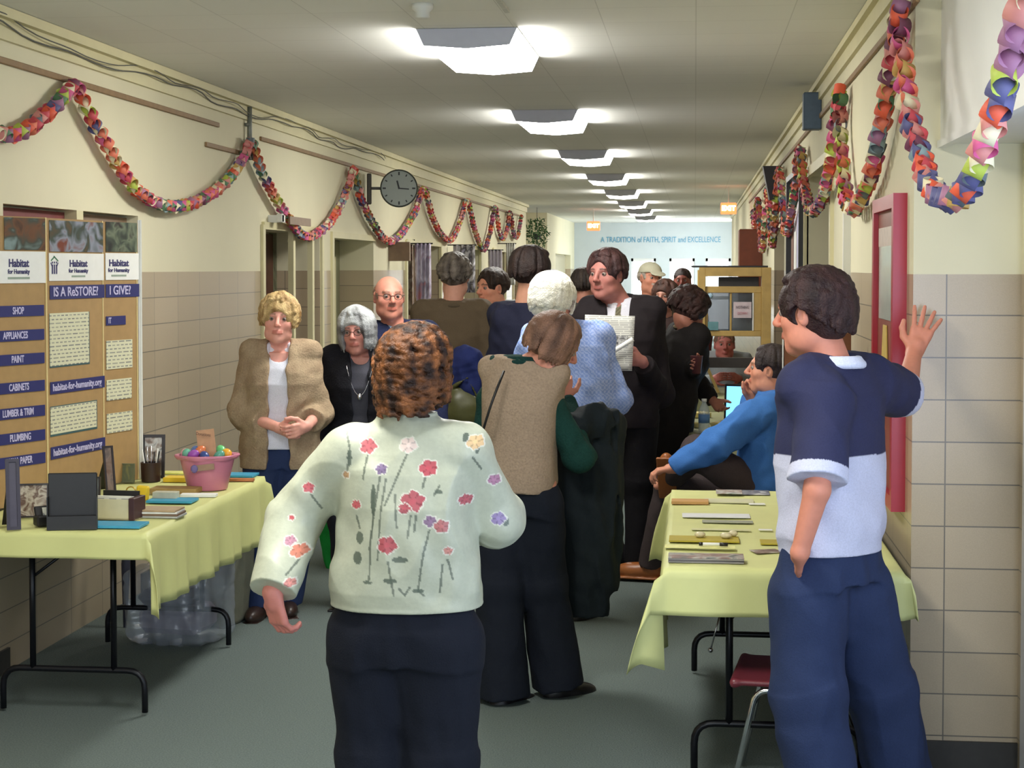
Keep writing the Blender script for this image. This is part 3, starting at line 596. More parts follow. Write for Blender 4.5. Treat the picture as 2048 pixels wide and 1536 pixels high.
# hanging plant
c = at(1074, 466, 29.5); rt = thing('hanging_plant', 'bushy green plant hanging high in the corner of the left wall', 'plant', c); b = B(); rp = random.Random(3)
for i in range(260):
    a = rp.uniform(0, 6.28); u = rp.uniform(-1, 1); R_ = .24 * rp.uniform(.5, 1); p = Vector((math.cos(a) * math.sqrt(1 - u * u) * R_, math.sin(a) * math.sqrt(1 - u * u) * R_, u * R_ * 1.25)); t1 = Vector((rp.uniform(-1, 1), rp.uniform(-1, 1), rp.uniform(-1, .3))).normalized() * .06; t2 = t1.cross(Vector((rp.uniform(-1, 1), rp.uniform(-1, 1), 1))).normalized() * .016
    b.add([p - t1 * .5, p + t2, p + t1, p - t2], [(0, 1, 2, 3)])
fo = b.obj('foliage', mat('plant_green', (66, 104, 58), .5, .35, 20), rt); fo['kind'] = 'stuff'; b = B(); b.lathe((0, 0, -.06), [(.05, -.06), (.08, .05)], 14); b.obj('pot', mat('dark_pot', (50, 60, 50), .5), rt); b = B(); b.tube([(0, 0, .0), (0, 0, ZC - c.z)], .005); b.obj('hanger', BLK, rt)
q = onx(1157, 492, XL); b = B(); b.bb((XL, q.y - .35, q.z - .26), (XL + .02, q.y + .35, q.z + .26)); tag(b.obj('notice_board', mat('blue_notice', (126, 156, 176), .5)), 'pale blue notice on the far left wall near the corner', 'notice')
# ------------------------------------------------------------------ people
SKIN = mat('skin', attr=True, rough=0.55, noise=0.05, scale=60, sss=0.12)
CLOTH = mat('woven_cloth', attr=True, rough=0.85, noise=0.10, scale=220, bump=0.15, spec=0.25)
KNIT = mat('knitted_wool', attr=True, rough=0.9, noise=0.18, scale=120, bump=0.4, spec=0.2)
SATIN = mat('satin_cloth', attr=True, rough=0.42, noise=0.05, scale=90, bump=0.05, spec=0.5)
HAIRM = mat('hair_strands', attr=True, rough=0.5, noise=0.25, scale=170, bump=0.5, spec=0.28)
LEATHER = mat('leather', attr=True, rough=0.4, noise=0.1, scale=60)
EYEW = mat('eye_white', (150, 134, 126), 0.4, 0.02); IRIS = mat('iris', (46, 36, 32), 0.3, 0.05)
GLASSM = mat('spectacle_frame', (70, 60, 55), 0.35, 0.05, metal=0.5)
H0 = (0, 0.015, 0.655)
def rotm(a): return rot(*a)
class Person:
    def __init__(s, label, px, d, H, face, lean=0, side=0, fem=False, skin=(214, 160, 135), head=(0, 0, 0), h=0.006, hh=None, z0=0, hipz=0.92, twist=0, hipy=0, neckf=0.0, group=None):
        p = at(px, 536, d); s.S = H / 1.70; s.h = h / s.S; s.hh = (hh or h) / s.S; s.fem = fem; s.skin = skin
        s.root = thing('person', label, 'person', (p.x, p.y, z0), math.radians(face), group); s.root.scale = (s.S,) * 3
        s.Mi = (Matrix.Translation((p.x, p.y, z0)) @ Matrix.Rotation(math.radians(face), 4, 'Z') @ Matrix.Scale(s.S, 4)).inverted()
        s.T = Frame((0, hipy, hipz), rot(-lean, side, 0) @ rot(0, 0, twist))
        c = s.T.pt((H0[0], H0[1] + neckf, H0[2] - neckf * .4))
        s.Hd = Frame(c, s.T.R @ rot(0, 0, head[0]) @ rot(-head[1], head[2], 0))
        s.sw = 0.155 if fem else 0.175
        s.arm = {}; s.leg = {}
        for n, k in (('L', -1), ('R', 1)):
            sh = s.T.pt((k * s.sw, -0.005, .425)); s.arm[n] = [sh, sh + np.array((k * .05, -.02, -.29)), sh + np.array((k * .06, .05, -.53))]
            s.leg[n] = [s.T.pt((k * .09, 0, -.03)), np.array((k * .095, .015, .49)), np.array((k * .1, -.02, .085))]
        s.toe = {'L': 10, 'R': -10}; s.hand = {}; s.barehand = {'L': True, 'R': True}
    def loc(s, px, py, d): return np.array(s.Mi @ at(px, py, d))
    def arms(s, **kw):
        for n, (e, w_) in kw.items(): s.arm[n][1] = np.array(e, float); s.arm[n][2] = np.array(w_, float)
        return s
    def body(s, handres=None, colx=None, forearm=True):
        P = Piece(); Hd = s.Hd; T = s.T; f = s.fem
        P.loft([(-.06, 0, 0, .13, .09), (0, 0, 0, .135, .095), (.14, 0, 0, .11, .08), (.32, 0, 0, .135, .09), (.44, 0, 0, .12, .07)], T, .03)
        P.cap((-s.sw + .03, -.005, .44), (s.sw - .03, -.005, .44), .045, k=.03, fr=T)
        nr = .046 if f else .057
        P.cap(T.pt((0, -.015, .44)), Hd.pt((0, -.02, -.05)), nr + .004, nr, k=.03)
        for n in 'LR':
            a, b, c = s.arm[n]; P.cap(a, b, .042, .036, .02); P.cap(b, c, .037, .025, .015)
            a2, b2, c2 = s.leg[n]; P.cap(a2, b2, .075, .048, .03); P.cap(b2, c2, .048, .034, .02)
            P.cap(c2, c2 + np.array((0, .06, -.045)), .032, .022, .02)
            s._hand(P, n)
        # head
        P.ell((0, -.012, .026), (.076, .096, .086), .02, fr=Hd)
        P.ell((0, .016, -.04), (.060, .070, .080) if f else (.064, .072, .082), .035, fr=Hd)
        P.ell((0, .058, -.098), (.024, .022, .018) if f else (.030, .024, .022), .03, fr=Hd)
        for k in (-1, 1):
            P.ell((k * .044, .050, -.022), (.020, .022, .018), .025, fr=Hd)
            P.ell((k * .050, .012, -.075), (.016, .035, .022), .03, fr=Hd)
        P.cap((-.032, .078, .030), (.032, .078, .030), .011, k=.018, fr=Hd)
        for k in (-1, 1): P.ell((k * .031, .098, .008), (.018, .015, .0085), .010, True, Hd)
        P.cap((0, .088, .020), (0, .111, -.020), .0075, .0125, .012, fr=Hd)
        for k in (-1, 1): P.ell((k * .012, .099, -.026), (.008, .011, .008), .006, fr=Hd)
        for zz, rr in ((-.0535, .0052), (-.0635, .0065)):
            P.chain([Hd.pt((x, .090 - abs(x) * .45, zz + abs(x) * .02)) for x in (-.024, -.010, 0, .010, .024)], [rr * .6, rr, rr, rr, rr * .6], .005)
        for k in (-1, 1):
            P.ell((k * .078, -.008, -.004), (.009, .019, .032), .008, fr=Hd, R=rot(0, 0, k * -18)); P.ell((k * .088, -.002, 0), (.006, .009, .018), .004, True, Hd, R=rot(0, 0, k * -18))
        base = L3(s.skin); red = base * np.array((1.0, .62, .58)); bc = L3(getattr(s, 'brow', (110, 85, 65)))
        def col(V):
            q = (V - Hd.t) @ Hd.R; C = np.tile(base, (len(V), 1)); x, y, z = np.abs(q[:, 0]), q[:, 1], q[:, 2]; fr_ = y > .03
            C = mix(C, red, 0.25 * np.exp(-(((x - .042) / .022) ** 2 + ((z + .03) / .022) ** 2)) * fr_)
            C = mix(C, red, 0.35 * np.exp(-((x / .014) ** 2 + ((z + .024) / .015) ** 2)) * (y > .09))
            C = mix(C, base * np.array((.72, .42, .42)), 0.7 * ((x < .025) & (np.abs(z + .0585) < .0095) & (y > .066)))
            C = mix(C, bc, .75 * ((np.abs(x - .032) < .019) & (np.abs(z - .034 + .25 * np.abs(x - .028)) < .0048) & (y > .05)))
            C = mix(C, base * .55, .8 * ((x > .076) & (np.abs(z) < .016) & (np.abs(y) < .01)))
            return C if colx is None else colx(V, q, C)
        s.b = P.obj('body', SKIN, s.root, s.hh, col)
        for k in (-1, 1):
            b = B(); c = Vector(Hd.pt((k * .031, .0752, .008))); b.sphere(c, .0125, 12); b.m = 1
            dr = Vector(Hd.R @ np.array((0, 1, 0))); b.sphere(c + dr * .0068, .0072, 10); b.obj('eye', [EYEW, IRIS], s.root, smooth=True)
        return s
    def _hand(s, P, n):
        if not s.barehand[n]: return
        hd = s.hand.get(n, {}); b, c = s.arm[n][1], s.arm[n][2]
        dr = np.array(hd.get('dir', c - b), float); dr /= np.linalg.norm(dr)
        pn = np.array(hd.get('palm', (-1 if n == 'R' else 1, 0.0, 0)), float); pn -= dr * (pn @ dr); pn /= np.linalg.norm(pn)
        sd = np.cross(dr, pn)                                            # towards the thumb when right
        if 'thumb' in hd:
            if sd @ np.array(hd['thumb'], float) < 0: sd = -sd
        elif sd @ np.array((0, 1, .1)) < 0: sd = -sd
        curl = hd.get('curl', 25); sp = hd.get('spread', .0)
        P.cap(c, c + dr * .03, .026, .025, .012)
        for o in (-.024, -.008, .008, .024): P.cap(c + dr * .015 + sd * o * .7, c + dr * .082 + sd * o * 1.12, .0135, .0115, .008)
        for i, (o, L_) in enumerate(((.028, .072), (.0095, .080), (-.0095, .074), (-.028, .058))):
            p = c + dr * .085 + sd * o; a0 = curl * (1 + .12 * i); cur = 0; rr = (.0084, .0078, .0072, .0064)
            pts = [p - dr * .02 - pn * 0]; d0 = dr + sd * sp * (o / .028); d0 /= np.linalg.norm(d0)
            pts.append(p)
            for j, fr_ in enumerate((.45, .32, .26)):
                cur += math.radians(a0 * (0.8, 1.1, .8)[j]); dd = d0 * math.cos(cur) + pn * math.sin(cur); p = p + dd * L_ * fr_; pts.append(p)
            P.chain(pts, [.0088, rr[0], rr[1], rr[2], rr[3]], .003)
        tc = math.radians(hd.get('tcurl', 20)); t0 = c + dr * .022 + sd * .022; t1 = t0 + (dr * .62 + sd * .72 + pn * .25) * .038
        t2 = t1 + (dr * .85 + sd * .42 + pn * math.sin(tc)) * .032; t3 = t2 + (dr * .95 + sd * .12 + pn * math.sin(tc)) * .026
        P.chain([t0, t1, t2, t3], [.0145, .0115, .0098, .008], .006)
    def top(s, name='shirt', col=(200, 200, 200), m=None, rows=None, sl='long', slr=(.056, .050, .040), hem=-.10, t=.0, amp=.006, ff=24, opn=None, collar=None, cut=None, shl=.056, extra=None, label=None, seed=0, h=None, k=.03, armstop=None):
        P = Piece(); T = s.T; f = s.fem
        if rows is None:
            rows = ([(hem, 0, 0, .178, .125), (0, 0, 0, .172, .12), (.13, 0, .0, .138, .105), (.28, 0, .012, .15, .128), (.36, 0, .005, .152, .11), (.43, 0, -.005, .14, .082), (.475, 0, -.01, .085, .06)] if f else
                    [(hem, 0, 0, .172, .115), (0, 0, 0, .17, .115), (.13, 0, 0, .158, .112), (.28, 0, .008, .175, .122), (.38, 0, 0, .178, .108), (.44, 0, -.005, .155, .082), (.485, 0, -.012, .09, .062)])
        rows = [(z, cx, cy, rx + t, ry + t) for z, cx, cy, rx, ry in rows]
        P.loft(rows, T, k)
        P.cap((-s.sw + .01, -.005, .435), (s.sw - .01, -.005, .435), shl - .004 + t * .5, k=.035, fr=T)
        if sl != 'none':
            for k_ in (-1, 1): P.cap((k_ * .03, -.018, .462 + t * .3), (k_ * (s.sw - .03), -.010, .440), .040, .048, .03, fr=T)
        for n in 'LR':
            if sl == 'none': continue
            a, b, c = s.arm[n]; u = (c - b) / (np.linalg.norm(c - b) + 1e-9)
            if sl == 'short':
                e = a + (b - a) * .88; P.cap(a, e, slr[0], slr[1] + .006, .03, flat=True); P.ell(a, slr[0] + .002, .03); continue
            stop = armstop[n] if armstop else .96
            P.ell(a, slr[0] * .9, .03); P.cap(a, b, slr[0] * .88, slr[1], .03); P.cap(b, b + (c - b) * stop, slr[1], slr[2], .025, flat=True)
            P.ell(b, slr[1] * 1.02, .02)
        if opn:                                             # open front: (z, half width) pairs
            P.loft([(z, opn[2] if len(opn) > 2 else 0, .17, w_, .17) for z, w_ in opn[0]], T, .008, True, 6)
        nb = s.Hd.pt((0, -.02, -.07)); P.cap(T.pt((0, .0, .42)) if cut is None else T.pt(cut), nb + (nb - T.pt((0, 0, .44))) * .9, .050 + (0 if f else .008), .066, .01, True)
        if extra: extra(P)
        lo_ = [np.array(s.arm[n][i]) for n in 'LR' for i in (1, 2)] if sl == 'long' else []
        hemp = (T.pt((0, 0, rows[0][0])), T.R[:, 2])
        o = P.obj(name, m or CLOTH, s.root, h or s.h, col, folds(amp, ff, seed, hem=hemp) if amp else None, label)
        if collar:
            Q = Piece(); cc, r0, zc, gap = collar.get('c', (235, 235, 235)), collar.get('r', .066), collar.get('z', .475), collar.get('gap', 40)
            pts = []
            for i in range(25):
                a_ = math.radians(90 + gap / 2 + (360 - gap) * i / 24); pts.append(T.pt((r0 * math.cos(a_), -.012 + r0 * 1.05 * math.sin(a_), zc - .030 * max(0, math.sin(a_)) ** 1.5)))
            Q.chain(pts, [.008] * 25, .01); Q.chain([p + T.R @ np.array((0, 0, -.016)) + (p - T.pt((0, -.012, zc))) * .14 for p in pts], [.009] * 25, .012)
            if 'lapel' in collar:
                for k_ in (-1, 1):
                    q = collar['lapel']; Q.chain([T.pt((k_ * r0 * .55, r0 * .75, zc - .03)), T.pt((k_ * (.05 + q * .2), .10, zc - .09)), T.pt((k_ * .02, .125, zc - .20))], [.012, .02, .008], .012)
            Q.obj('collar', m or CLOTH, s.root, min(s.h, .005), cc)
        return o
    def pants(s, col=(30, 30, 40), name='trousers', r=(.105, .078, .068), waist=.10, hemz=.05, m=None, amp=.006, rows=None, h=None, seed=2, label=None, hemstop=1.02):
        P = Piece(); T = s.T
        P.loft(rows or [(-.14, 0, -.005, .145, .10), (-.05, 0, -.005, .160, .108), (.03, 0, 0, .150, .103), (waist, 0, 0, .13, .09)], T, .04)
        for n in 'LR':
            a, b, c = s.leg[n]; P.cap(a + (b - a) * .20, b, r[0] * .97, r[1], .04); P.ell(b, r[1], .03); P.cap(b, b + (c - b) * hemstop, r[1], r[2], .025, flat=True)
        return P.obj(name, m or CLOTH, s.root, h or s.h, col, folds(amp, 20, seed, (1, 1, .4)), label)
    def shoes(s, col=(40, 30, 26), lift=None):
        for n in 'LR':
            c = s.leg[n][2]; an = math.radians(s.toe[n]); R = rot((lift or {}).get(n, 0), 0, s.toe[n]); fr = Frame(c, R); P = Piece()
            P.ell((0, .085, -.045), (.046, .10, .042), .02, fr=fr); P.ell((0, -.02, -.04), (.038, .05, .048), .02, fr=fr); P.cap((0, -.005, -.03), (0, .10, -.055), .04, .036, .02, fr=fr)
            P.cap((0, -.01, 0), (0, 0, -.04), .038, .04, .02, fr=fr)
            P.box((0, .05, -.115), (.08, .2, .03), .001, .002, True, fr); P.box((0, .055, -.079), (.047, .128, .0065), .005, .004, fr=fr)
            P.obj('shoe', LEATHER, s.root, min(s.h, .006), col)
        return s
    def hair(s, c1, c2=None, n=90, base=(.086, .106, .095), bz=.030, side=.02, back=.05, front=.9, frontw=55, puff=.0, curl=0., r=.0105, seed=1, face=True, h=None, earclear=True, facez=.0, vol=None, name='hair', m=None, crown=(0, -.03), segs=7, tb=.5, helix=0, parting=0, gloss=None):
        Hd = s.Hd; P = Piece(); rr = random.Random(seed); c2 = c2 or tuple(min(255, v * 1.35) for v in c1)
        bx, by, bzr = base[0] + puff, base[1] + puff, base[2] + puff
        P.ell((0, -.018, bz), (bx, by, bzr), .015, fr=Hd)
        if vol:
            for c_, r_ in vol: P.ell(c_, r_, .03, fr=Hd)
        for i in range(n):
            ph = rr.uniform(-math.pi, math.pi); fa = abs(ph)           # 0 = front
            w_ = math.radians(frontw)
            if fa < w_: the = front * rr.uniform(.9, 1.08); drop = 0
            else: the = math.pi / 2; drop = (side if fa < 1.9 else side + (back - side) * min(1, (fa - 1.9) / .6)) * rr.uniform(.85, 1.12)
            th0 = rr.uniform(.05, .7); pts = []; cw = rr.uniform(0, 6.28); ph2 = ph + rr.uniform(-.15, .15)
            for j in range(segs + 1):
                t = j / segs; th = th0 + (max(the, th0 + .2) - th0) * min(1, t * (1 if drop <= 0 else (1 + drop / .12)))
                q = np.array((math.sin(th) * math.sin(ph2) * (bx + .001), math.sin(th) * math.cos(ph2) * (by + .001) - .018, math.cos(th) * (bzr + .001) + bz))
                if drop > 0:
                    ex = max(0, t - 1 / (1 + drop / .12)) / max(1e-3, 1 - 1 / (1 + drop / .12)); q[2] -= drop * ex
                    q[0] *= 1 - .10 * ex * (drop / .15); q[1] = q[1] * (1 - .1 * ex * (drop / .15))
                if helix: aw = cw + j * helix; q += curl * np.array((math.cos(aw), math.sin(aw) * .8, .5 * math.sin(aw + 1)))
                elif curl: q += curl * np.array((math.sin(cw + j * 1.9), math.cos(cw * 1.3 + j * 1.7), .7 * math.sin(cw * 2 + j * 2.3)))
                pts.append(Hd.pt(q))
            P.chain(pts, [r * rr.uniform(.8, 1.1)] * segs + [r * .45], .004)
        if face: P.ell((0, .128, -.050 + facez), (.071, .080 + facez * .4, .115 + facez * .3), .010, True, Hd)
        if face and earclear:
            for k in (-1, 1): P.ell((k * .088, .004, -.012), (.022, .028, .040), .006, True, Hd)
        P.cap(Hd.pt((0, -.01, -.05)), Hd.pt((0, .06, -.12)), .05, .06, .006, True)
        a, b_ = L3(c1), L3(c2)
        def col(V):
            q = (V - Hd.t) @ Hd.R; az = np.arctan2(q[:, 0], q[:, 1]); U = np.stack([np.sin(az) * 3, np.cos(az) * 3, q[:, 2] * 6], 1)
            t = tb + .6 * wave(U, 4.5, seed) + .35 * wave(q, 90 if curl else 60, seed + 2); t = t if not helix else tb + .55 * wave(q, 75, seed) + .35 * wave(q, 160, seed + 4); C = mix(np.tile(a, (len(V), 1)), b_, t)
            return C if gloss is None else gloss(q, C)
        P.obj(name, m or HAIRM, s.root, h or min(s.h, .005), col, lambda V: .0035 * wave(V, 60, seed) + .002 * wave(V, 140, seed + 1)); return s
    def glasses(s, col=None):
        Hd = s.Hd; b = B()
        for k in (-1, 1):
            b.tube([Hd.pt((k * .031 + .021 * math.cos(a), .102 - .1 * abs(.021 * math.cos(a)), .006 + .016 * math.sin(a))) for a in np.linspace(0, 6.28, 17)[:-1]], .0016, 6, True)
            b.tube([Hd.pt((k * .052, .099, .010)), Hd.pt((k * .076, .06, .012)), Hd.pt((k * .082, -.01, .010))], .0016, 6)
        b.tube([Hd.pt((-.010, .103, .010)), Hd.pt((0, .107, .012)), Hd.pt((.010, .103, .010))], .0016, 6)
        o = b.obj('glasses', GLASSM, s.root, smooth=True); o['label'] = 'thin wire-rimmed glasses'; return s
# ------------------------------------------------------------------ tables, cloths and everything on them
TBLK = mat('table_black_steel', (26, 27, 32), .35, .05, metal=.5); LAM = mat('table_laminate', (110, 96, 80), .5, .15, 12)
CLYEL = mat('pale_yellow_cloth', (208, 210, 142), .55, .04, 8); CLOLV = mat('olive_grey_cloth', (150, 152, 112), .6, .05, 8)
def folding_table(label, x0, x1, y0, y1, zt=.735, inset=.26):
    rt = thing('folding_table', label, 'table', ((x0 + x1) / 2, (y0 + y1) / 2, 0)); hx, hy = (x1 - x0) / 2, (y1 - y0) / 2
    b = B(); b.bb((-hx, -hy, zt - .03), (hx, hy, zt), .008); b.obj('tabletop', LAM, rt)
    for s_ in (-1, 1):
        y_ = s_ * (hy - inset); b = B(); b.tube(fillet([(-hx + .1, y_, 0.012), (-hx + .1, y_, .17), (hx - .1, y_, .17), (hx - .1, y_, 0.012)], .07), .0125, 8); b.obj('leg', TBLK, rt, True)
        b = B()
        for q in (-.16, .16): b.tube([(q, y_, .17), (q, y_, zt - .03)], .0125, 8)
        b.tube([(-.16, y_, .52), (.05, y_ - s_ * .22, zt - .035)], .006, 6); b.obj('upright', TBLK, rt, True)
    return rt
def cloth(label, x0, x1, y0, y1, z, drops, m, seed=0, corner=1.0, flare=.0, group=None):
    """drops: west, east, south, north hanging lengths"""
    dw, de, ds, dn = drops; rr_ = random.Random(seed); n = 60; W_, L_ = x1 - x0, y1 - y0
    def param(u0, u1, a, b_): # coordinates along one axis including the skirts
        xs = list(np.linspace(-b_[0], 0, 10)) + list(np.linspace(0, u1 - u0, 40))[1:] + list(np.linspace(u1 - u0, u1 - u0 + b_[1], 10))[1:]; return xs
    us = param(x0, x1, 0, (dw, de)); vs_ = param(y0, y1, 0, (ds, dn)); P = []
    for v in vs_:
        for u in us:
            ou = -u if u < 0 else (u - W_ if u > W_ else 0); ov = -v if v < 0 else (v - L_ if v > L_ else 0)
            x = min(max(u, 0), W_); y = min(max(v, 0), L_); drop = 0; dx = dy = 0
            if ou > 0 and ov > 0:           # corner: cloth folds together and hangs longest there
                drop = math.hypot(ou, ov) * corner; sx = -1 if u < 0 else 1; sy = -1 if v < 0 else 1
                a = math.atan2(ov, ou); k = math.sin(a * 2); dx = sx * (.018 + .22 * drop * (math.cos(a)) * k + flare * drop); dy = sy * (.018 + .22 * drop * math.sin(a) * k)
            elif ou > 0: drop = ou; dx = (-1 if u < 0 else 1) * (.008 + .014 * math.sin(y * 17 + seed) * drop / .3 + .012 * math.sin(y * 41 + seed * 2) * drop / .3 + .03 * drop)
            elif ov > 0: drop = ov; dy = (-1 if v < 0 else 1) * (.008 + .012 * math.sin(x * 19 + seed) * drop / .3 + .03 * drop)
            P.append((x0 + x + dx, y0 + y + dy, z + .003 - drop + (.0012 * math.sin(x * 14 + y * 9 + seed) + .0012 * math.sin(y * 23) if drop == 0 else 0)))
    b = B(); nu = len(us); b.add(P, [(j * nu + i, j * nu + i + 1, (j + 1) * nu + i + 1, (j + 1) * nu + i) for j in range(len(vs_) - 1) for i in range(nu - 1)])
    o = b.obj('tablecloth', m, None, True, solid=.0015); return tag(o, label, 'tablecloth', group)
ZT = .745
a_, b_ = onz(273, 1063, ZT), onz(545, 950, ZT); LX1 = (a_.x + b_.x) / 2; LX0 = LX1 - .76; LY0, LY1 = a_.y, b_.y
folding_table('long folding table with black steel legs under the yellow cloth on the left', LX0, LX1, LY0, LY1)
cloth('pale yellow cloth over the left table, hanging low at its near corner', LX0, LX1, LY0, LY1, .735, (.10, .29, .095, .20), CLYEL, 2, 1.0)
a_, b_ = onz(1322, 1132, ZT), onz(1347, 976, ZT); RX0 = (a_.x + b_.x) / 2; RX1 = .655; RY0, RY1 = a_.y, b_.y
folding_table('folding table with black steel legs under the yellow cloth at the right wall', RX0, RX1, RY0, RY1)
cloth('pale yellow cloth over the right table, its near left corner flaring out', RX0, RX1, RY0, RY1, .735, (.33, .05, .15, .10), CLYEL, 5, .93, flare=.14)
MY0, MY1 = at(1400, 880, 9.2).y, at(1400, 880, 11.0).y
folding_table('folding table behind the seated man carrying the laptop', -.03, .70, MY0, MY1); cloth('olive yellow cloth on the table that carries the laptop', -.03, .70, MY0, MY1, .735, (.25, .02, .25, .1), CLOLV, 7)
WY0, WY1 = at(1400, 780, 12.3).y, at(1400, 780, 13.3).y
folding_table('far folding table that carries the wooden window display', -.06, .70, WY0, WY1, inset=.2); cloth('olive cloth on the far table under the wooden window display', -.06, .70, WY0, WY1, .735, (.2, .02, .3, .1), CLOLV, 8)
def slab(name, label, cat, p, d, m, rz=0, parent=None, group=None, bev=.001, dz=0, R=None):
    b = B(); b.box((0, 0, d[2] / 2), d, bev=bev); o = b.obj(name, m, parent); o.location = Vector(p) + Vector((0, 0, dz))
    o.rotation_euler = (0, 0, rz) if R is None else R
    if label: tag(o, label, cat, group)
    return o
TZ = ZT - .003
# --- things on the right table (nearest rows first)
g = lambda px, py: onz(px, py, TZ)
GREYP = print_mat('grey_brochure', (146, 142, 140), (96, 84, 86), .02, .06, .4); WHP = print_mat('printed_white', (222, 220, 206), (150, 150, 150), .03, .05, .6)
MUST = mat('mustard_folder', (176, 158, 46), .5, .1, 10); ORAN = mat('tan_card', (196, 150, 92), .55, .08, 12)
for k in range(4): slab('brochure', ['grey brochure at the bottom of the stack at the near edge of the right table', 'grey brochure second from the bottom of the near stack', 'grey brochure second from the top of the near stack', 'grey brochure on top of the stack at the near edge of the right table'][k], 'brochure', g(1412, 1122), (.245, .085, .0045), (GREYP, mat('dark_grey_paper', (92, 88, 92), .5), GREYP, photo_mat('brochure_cover', [(120, 112, 108), (150, 120, 112), (180, 174, 166), (96, 98, 96)], 18))[k], .02 * (k % 2) - .01, dz=.0048 * k, group='grey brochures stacked at the near edge of the right table')
slab('yellow_folder', 'mustard yellow folder lying across the right table behind the grey brochures', 'folder', g(1408, 1080), (.245, .11, .006), MUST, 0)
slab('paper_strip', 'pale yellow sheet just behind the grey brochure stack', 'paper', g(1400, 1098), (.24, .06, .002), mat('light_yellow_paper', (226, 224, 150), .6), 0, dz=.0065)
b = B(); b.tube([(-.045, 0, .006), (.035, 0, .006)], .0055, 10); b.m = 1; b.tube([(-.058, 0, .006), (-.045, 0, .006)], .0062, 10); b.tube([(.012, 0, .006), (.04, 0, .006)], .0065, 10)
o = b.obj('marker_pen', [PAPERW, BLK], None, True); o.location = g(1432, 1099) + Vector((0, 0, .012)); tag(o, 'white and black marker pen lying behind the grey brochures', 'pen')
for i, (px, py, s_) in enumerate(((1400, 1078, .02), (1452, 1080, .022), (1466, 1076, .018))):
    b = B(); b.sphere((0, 0, 0), (s_, s_ * .9, .011), 10); o = b.obj('wrapped_sweet', mat('cream_wrap', (214, 204, 166), .4, .15, 80), None, True); o.location = g(px, py) + Vector((0, 0, .016)); tag(o, ('left cream wrapped sweet on the mustard folder', 'middle cream wrapped sweet on the mustard folder', 'right cream wrapped sweet on the mustard folder')[i], 'sweet')
slab('yellow_folder', 'mustard folder partly hidden behind the leaning man', 'folder', g(1555, 1086), (.12, .09, .005), MUST, 0)
slab('photo_card', 'dark photo card on the right table beside the leaning man', 'card', g(1532, 1103), (.095, .07, .002), photo_mat('card_photo', [(96, 78, 72), (140, 116, 104), (190, 184, 176)], 20), .35)
slab('name_card', 'small white card on the right table near the leaning man', 'card', g(1531, 1060), (.05, .028, .002), PAPERW, 0)
slab('printed_leaflet', 'row of printed leaflets lying midway on the right table', 'leaflet', g(1442, 1060), (.215, .03, .002), print_mat('leaflet_row', (206, 204, 160), (96, 96, 90), .02, .03, .5), 0)
slab('white_newsletter', 'white open newsletter lying on the right table', 'paper', g(1432, 1032), (.26, .10, .003), mat('bright_paper', (226, 228, 230), .5, .05, 30), .02)
slab('grey_leaflet', 'greenish leaflet tucked under the white newsletter', 'leaflet', g(1455, 1044), (.19, .06, .0028), mat('greenish_leaflet', (158, 160, 140), .5, .1, 40), 0, dz=-.0)
slab('wooden_plaque', 'tan card box at the far left of the right table', 'box', g(1380, 1006), (.15, .085, .012), ORAN, 0)
slab('cream_booklet', 'cream booklet lying in the middle far part of the right table', 'booklet', g(1458, 1003), (.20, .11, .005), mat('cream_cover', (206, 204, 168), .5, .06, 20), 0)
slab('photo_sheet', 'white sheet with a brown photo at the far edge of the right table', 'photo', g(1458, 987), (.11, .13, .002), photo_mat('pc1', [(222, 222, 216), (150, 120, 104), (206, 206, 200), (100, 110, 96)], 14), 0, dz=.006)
slab('photo_sheet', 'white sheet with a dark photo at the far edge of the right table', 'photo', g(1508, 986), (.13, .14, .002), photo_mat('pc2', [(226, 226, 224), (80, 84, 100), (150, 150, 156), (216, 214, 206)], 12), 0, dz=.001)
slab('white_card', 'white folded card in front of the cream booklet', 'card', g(1514, 1009), (.065, .03, .004), PAPERW, .1)
# standing brown trifold seen edge on behind the leaning man
TAN = mat('cardboard', (166, 134, 88), .7, .08, 20); TANE = mat('cardboard_edge', (216, 196, 140), .7, .05); NAVY = mat('navy_label', (42, 46, 104), .5, .05); NAVT = mat('navy_print', (52, 50, 100), .5, 0); LT = mat('pale_print', (196, 190, 222), .5, 0)
rt = thing('display_board', 'white-edged brown display board standing on the right table beside the leaning man', 'display board', Vector((.37, g(1570, 985).y - .05, TZ)), 0)
b = B(); b.box((0, 0, .34), (.004, .02, .68)); b.obj('edge', PAPERW, rt); b = B(); b.box((.15, .06, .34), (.31, .004, .68), RZ(.38)); b.obj('panel', mat('board_brown', (120, 76, 52), .6, .1), rt); b = B(); b.box((.045, .012, .16), (.075, .004, .28), RZ(.38)); b.obj('notice_sheet', WHP, rt)
